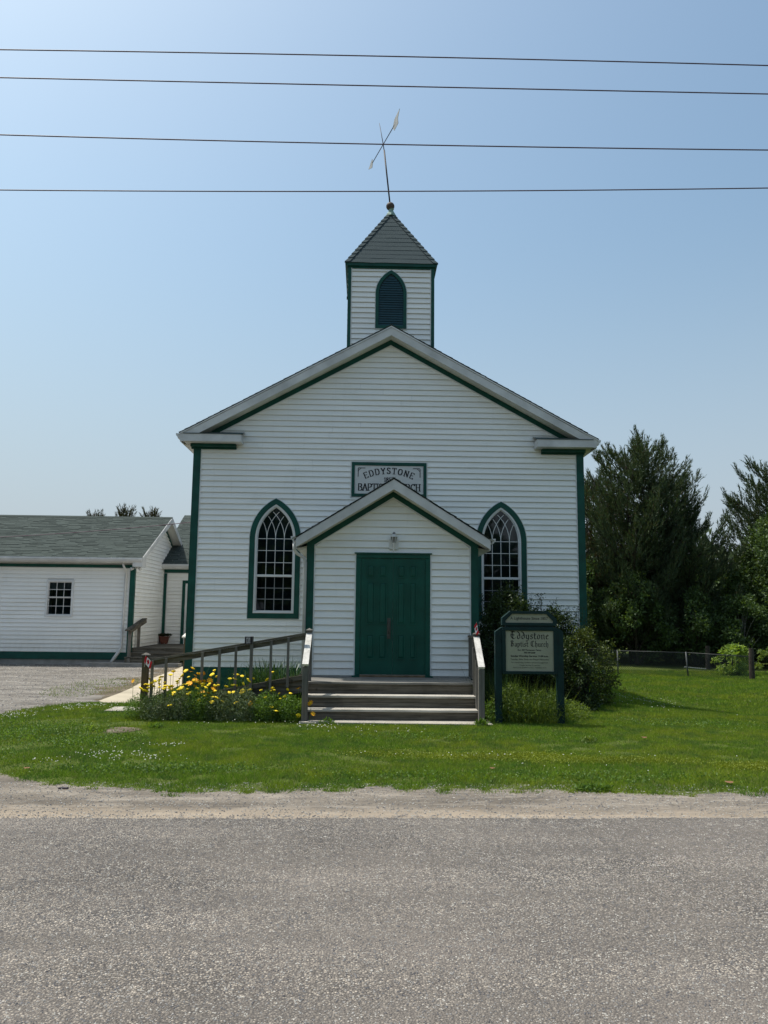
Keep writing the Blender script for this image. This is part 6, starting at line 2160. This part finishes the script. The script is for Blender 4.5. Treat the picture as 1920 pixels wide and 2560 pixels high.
ORA = [(-2.8, 12.88, 0.72), (-2.72, 12.83, 0.66), (-2.66, 12.86, 0.69), (-2.6, 12.86, 0.7), (-2.61, 12.81, 0.65), (-2.67, 12.74, 0.58), (-2.61, 12.72, 0.57), (-2.55, 12.74, 0.58), (-2.45, 12.74, 0.58), (-2.76, 12.69, 0.54), (-2.38, 12.62, 0.47), (-2.53, 12.57, 0.43), (-2.44, 12.55, 0.41), (-1.76, 12.4, 0.28), (-1.03, 12.6, 0.49), (-0.80, 12.20, 0.31), (-0.76, 12.15, 0.16), (-3.68, 12.74, 0.58)]
for x, y, z in YEL: put_flower(random.choice(FY), x, y - .06, z)
for _ in range(46):
    x = random.choice((random.uniform(-3.5, -2.3), random.uniform(-3.5, -1.1)))
    put_flower(random.choice(FY[:2]), x, random.uniform(12.3, 12.75), random.uniform(.40, .62) - .12 * (x > -2))
for _ in range(8):
    put_flower(random.choice(FO), random.uniform(-2.85, -2.3), random.uniform(12.4, 12.75), random.uniform(.46, .66), .6)
for x, y, z in ORA: put_flower(random.choice(FO), x, y - .08, z, .6)
for x, y, z in [(-2.49, 12.85, 0.50), (-2.45, 12.86, 0.52), (-1.83, 12.84, 0.52), (-1.92, 12.84, 0.48)]: put_flower(FPK[0], x, y, z, .6)
for root, m in stems.values():
    m.build('flower_stems', V['mid'], root)['kind'] = 'stuff'

# weeds around the sign
V['weed3'] = mat_leaf('tall_weed_leaves', (0.045, 0.085, 0.014), (0.15, 0.215, 0.040), 0.4)
tufted('weed_clump', 2.38, 12.55, .34, .40, .60, 2200, 'weed3', 'tall yellow green weeds under the left half of the notice sign', 'plant', 'leaf', .017)
tufted('weed_clump', 2.95, 12.55, .36, .38, .54, 2000, 'weed3', 'dense weeds around the right post of the notice sign', 'plant', 'leaf', .017)
tufted('weed_clump', 2.68, 12.60, .50, .40, .72, 520, 'weed', 'upright grass stalks growing through the weeds under the sign', 'plant', 'blade', .012, .34)
tufted('weed_clump', 2.08, 12.55, .20, .30, .34, 900, 'mid', 'leafy weeds between the right stair post and the sign', 'plant', 'leaf', .016)
tufted('weed_clump', 3.45, 12.95, .30, .35, .32, 1300, 'weed', 'low spreading weeds at the right of the sign', 'plant', 'leaf', .014)
tufted('weed_clump', 2.3, 13.3, .30, .45, .85, 900, 'daylily', 'tall dark grass in the shade between stairs and sign', 'plant', 'blade', .010, .18)
tufted('weed_tuft', 2.25, 7.72, .20, .07, .06, 420, 'mid', 'leafy green weed spreading from the lawn onto the shoulder', 'plant', 'leaf', .014)
tufted('weed_tuft', 1.82, 12.02, .09, .05, .09, 120, 'mid', 'small broad leafed weed at the right end of the stair pad', 'plant', 'leaf', .022)
tufted('weed_tuft', -.55, 12.05, .12, .05, .10, 150, 'mid', 'small weed before the left half of the stair pad', 'plant', 'leaf', .014)
tufted('weed_tuft', 3.05, 10.6, .10, .10, .07, 130, 'weed', 'single pale weed rosette in the lawn right of the stairs', 'plant', 'leaf', .016)
tufted('weed_tuft', -3.85, 11.3, .07, .07, .06, 90, 'leafb', 'light green weed beside the bare patch in the lawn', 'plant', 'leaf', .018)
tufted('weed_tuft', -3.0, 11.6, .10, .07, .06, 110, 'mid', 'leafy weed right of the bare patch in the lawn', 'plant', 'leaf', .018)

tufted('wild_grass', -5.9, 17.6, .9, 2.2, .07, 900, 'weed', 'sparse dry tufts in the bare earth beside the pale walk', 'plant', 'blade', .012, .6)
# ================================================================== lawn blades
def inpoly(px, py, poly):
    ins = np.zeros(len(px), bool)
    j = len(poly) - 1
    for i in range(len(poly)):
        xi, yi = poly[i]; xj, yj = poly[j]
        c = ((yi > py) != (yj > py)) & (px < (xj - xi) * (py - yi) / (yj - yi + 1e-12) + xi)
        ins ^= c
        j = i
    return ins
edge_v = np.vectorize(lawn_edge)
def lawn_patch(n, xr, yr, L, W, mask_edge=True, lean=.55):
    px = rng.uniform(*xr, n); py = rng.uniform(*yr, n)
    # keep only what the camera could plausibly see, with a wide margin
    keep = (np.abs(px) < .62 * (py + 2.5))
    keep &= ~((px > XL) & (px < XR) & (py > 16.98))
    keep &= ~((px > -1.0) & (px < 2.0) & (py > 12.10 + .02 * np.sin(px * 9)))
    keep &= ~((px > -4.25) & (px < -3.6) & (py > 13.43) & (py < 13.93))
    keep &= ~((px > -4.98) & (px < -4.1) & (py > 14.50))
    keep &= ~((px > -3.66) & (px < -.9) & (py > 12.78) & (py < 13.95))
    d = ((px + 3.44) / .24) ** 2 + ((py - 11.38) / .30) ** 2
    keep &= (d > 1.0) | (rng.random(n) < .25 * (d > .55))
    ep = dpoly + [(-4.9, 40), (-40, 40)]
    keep &= ~inpoly(px, py, ep)
    keep &= ~((px < -4.9) & (py > 14.6))
    if mask_edge:
        e = edge_v(px) + .09 * np.sin(px * 3.3) * np.sin(px * 1.1 + 2) + .07 * np.sin(px * 8.1 + 1) * np.sin(px * 2.7) + .04 * np.sin(px * 19.0)
        dist = py - e
        keep &= (dist > -.02) & (rng.random(n) < np.clip(.35 + dist * 2.2, 0, 1))
    px, py = px[keep], py[keep]
    pn = .5 + .5 * np.sin(px * 1.9 + 1.3 * np.sin(py * 1.1)) * np.sin(py * 2.3 + px)
    # worn, thinner turf toward the left drive
    thin = (px < -3.9) & (py < 12.6) & (rng.random(len(px)) < .45 * (pn > .35))
    px, py, pn = px[~thin], py[~thin], pn[~thin]
    # bare and thin spots, densest toward the left drive
    sp = np.sin(px * 2.7 + 1.7 * np.sin(py * 1.9)) * np.sin(py * 3.9 + 1.3 * np.sin(px * 2.3)) + .35 * np.sin(px * 9.1) * np.sin(py * 11.3)
    lim = np.where(px < -2.6, .42, .80)
    drop = (sp > lim) & (rng.random(len(px)) < .8) & (py < 13)
    px, py, pn = px[~drop], py[~drop], pn[~drop]
    k = len(px)
    pos = np.stack([px, py, gz(px, py)], 1)
    dirs = np.stack([rng.normal(0, lean, k), rng.normal(0, lean, k), np.ones(k)], 1)
    ln = L * rng.uniform(.5, 1.25, k) * (.75 + .5 * pn)
    return scatter_blades(pos, dirs, ln, W * rng.uniform(.7, 1.3, k), .35)
parts_ = [lawn_patch(520000, (-7, 6.5), (7.5, 12.6), .038, .0062), lawn_patch(170000, (-6, 8), (12.4, 16.5), .048, .010, False), lawn_patch(150000, (6.4, 14), (7.5, 16), .05, .011), lawn_patch(90000, (-5.0, -3.9), (14.4, 26), .05, .012, False),
          lawn_patch(250000, (3.3, 19), (15.5, 32), .075, .020, False), lawn_patch(14000, (-4.4, 6), (7.5, 8.6), .075, .006, True, .9)]
for _ in range(70):                      # stray tufts creeping onto the shoulder
    cx = random.uniform(-5.5, 5.5)
    cy = lawn_edge(cx) - abs(random.gauss(0, .10))
    k = random.randint(25, 110)
    r_ = random.uniform(.02, .07)
    q = np.stack([rng.normal(cx, r_, k), rng.normal(cy, r_ * .6, k), np.full(k, .004)], 1)
    parts_.append(scatter_blades(q, np.stack([rng.normal(0, .7, k), rng.normal(0, .7, k), np.ones(k)], 1), rng.uniform(.02, .06, k), .006, .35))
vs = np.concatenate(parts_)
o = np_mesh('lawn_grass', vs, 3, V['grass'])
tag(o, 'short mown green lawn grass before and beside the church', 'grass', kind='stuff')
# yellow-green moss/groundcover streaks and white clover
def cover(name, spots, n, L, W, mat, label, cat, zup=.0):
    out = []
    for (cx, cy, rx, ry, w) in spots:
        k = int(n * w)
        px, py = cx + rx * rng.normal(0, .5, k), cy + ry * rng.normal(0, .5, k)
        pos = np.stack([px, py, gz(px, py) + zup + rng.uniform(0, .02, k)], 1)
        out.append(scatter_leaves(pos, rng.normal(0, 1, (k, 3)) + np.array([[0, 0, .3]]), L, W))
    o = np_mesh(name, np.concatenate(out), 4, V[mat])
    return tag(o, label, cat, kind='stuff')
V['moss'] = mat_leaf('yellow_green_groundcover', (0.16, 0.21, 0.015), (0.26, 0.30, 0.03), .3)
cover('ground_cover', [(1.4, 9.45, .8, .22, .16), (2.9, 9.25, .9, .22, .28), (2.1, 9.5, .4, .25, .10), (4.5, 8.95, .5, .22, .16), (.3, 9.6, .6, .3, .06)], 26000, .016, .013, 'moss', 'yellow green streak of low ground cover across the right lawn', 'ground cover', .012)
cover('broad_weeds', [(-4.6, 11.2, 1.0, .9, .5), (-3.6, 10.4, .8, .5, .25), (-2.2, 8.6, 1.3, .3, .25), (-5.0, 9.4, 1.0, .5, .2)], 8000, .026, .018, 'mid2', 'patches of low broad leafed weeds in the worn left lawn', 'weeds', .018)
cover('broad_weeds', [(2.6, 8.3, 1.4, .3, .25), (.4, 8.3, 1.0, .25, .2), (5.0, 12.5, 1.4, .5, .3), (1.0, 10.9, 1.6, .4, .2)], 5000, .024, .016, 'mid', 'patches of paler leafy weeds in the right half of the lawn', 'weeds', .018)
def clover(spots, label):
    oc = np.array([(1, 0, 0), (0, 1, 0), (-1, 0, 0), (0, -1, 0), (0, 0, .9), (0, 0, -.6)])
    tri = [(0, 1, 4), (1, 2, 4), (2, 3, 4), (3, 0, 4), (1, 0, 5), (2, 1, 5), (3, 2, 5), (0, 3, 5)]
    out = []
    for (cx, cy, rx, ry, k) in spots:
        px, py = cx + rx * rng.normal(0, .5, k), cy + ry * rng.normal(0, .5, k)
        s = rng.uniform(.005, .0105, k)
        P_ = oc[None] * s[:, None, None]
        P_ = P_ + np.stack([px, py, gz(px, py) + rng.uniform(.04, .07, k)], 1)[:, None, :]
        out.append(P_[:, np.array(tri)].reshape(-1, 3))
    o = np_mesh('white_clover', np.concatenate(out), 3, V['cloverwhite'])
    return tag(o, label, 'flowers', kind='stuff')
clover([(-2.95, 9.25, .40, .30, 62), (-2.45, 9.15, .35, .20, 30), (-2.45, 9.95, .22, .09, 24), (-5.0, 13.7, .30, .5, 60), (-5.5, 12.6, .45, .45, 60), (-4.7, 13.9, .3, .3, 40), (-3.4, 8.9, .3, .15, 16)], 'scattered white clover blossoms in the left lawn')
clover([(-.55, 11.6, .45, .35, 46), (.3, 11.4, .8, .5, 18), (2.2, 8.6, .7, .6, 8), (6.6, 18.6, .9, .9, 110), (7.6, 20, 1.8, 1.2, 60), (5.6, 15.2, 1.4, 1.2, 30), (-1.6, 11.9, 1.2, .2, 18), (1.6, 9.4, 2.5, .12, 26)], 'scattered white clover blossoms in the middle and right lawn')

# ================================================================== litter
m = MB(); m.box(-2.89, -2.80, 7.67, 7.705, .006, .020, .005)
tag(m.build('scrap', V['rubber'], origin=(-2.84, 7.69, 0)), 'small dark flattened scrap lying on the sandy shoulder', 'litter')
def dleaf(x, y, s, label, z=.02):
    m = MB()
    pts = [(0, -1), (.5, -.6), (.8, 0), (.45, .5), (0, 1), (-.5, .55), (-.75, 0), (-.45, -.6)]
    m.add([(x + a * s * 1.3, y + b * s, z + .25 * s * abs(a) * (1 + b)) for a, b in pts], [tuple(range(8))])
    tag(m.build('fallen_leaf', V['deadleaf'], origin=(x, y, z)), label, 'leaf')
dleaf(-3.554, 8.53, .035, 'tan fallen leaf at the left lawn edge', .03)
dleaf(3.739, 8.02, .045, 'brown fallen leaf at the right lawn edge', .03)
dleaf(3.87, 10.77, .04, 'brown fallen leaf in the right lawn', .045)
dleaf(1.42, 8.62, .03, 'small brown leaf in the lawn before the stairs', .04)
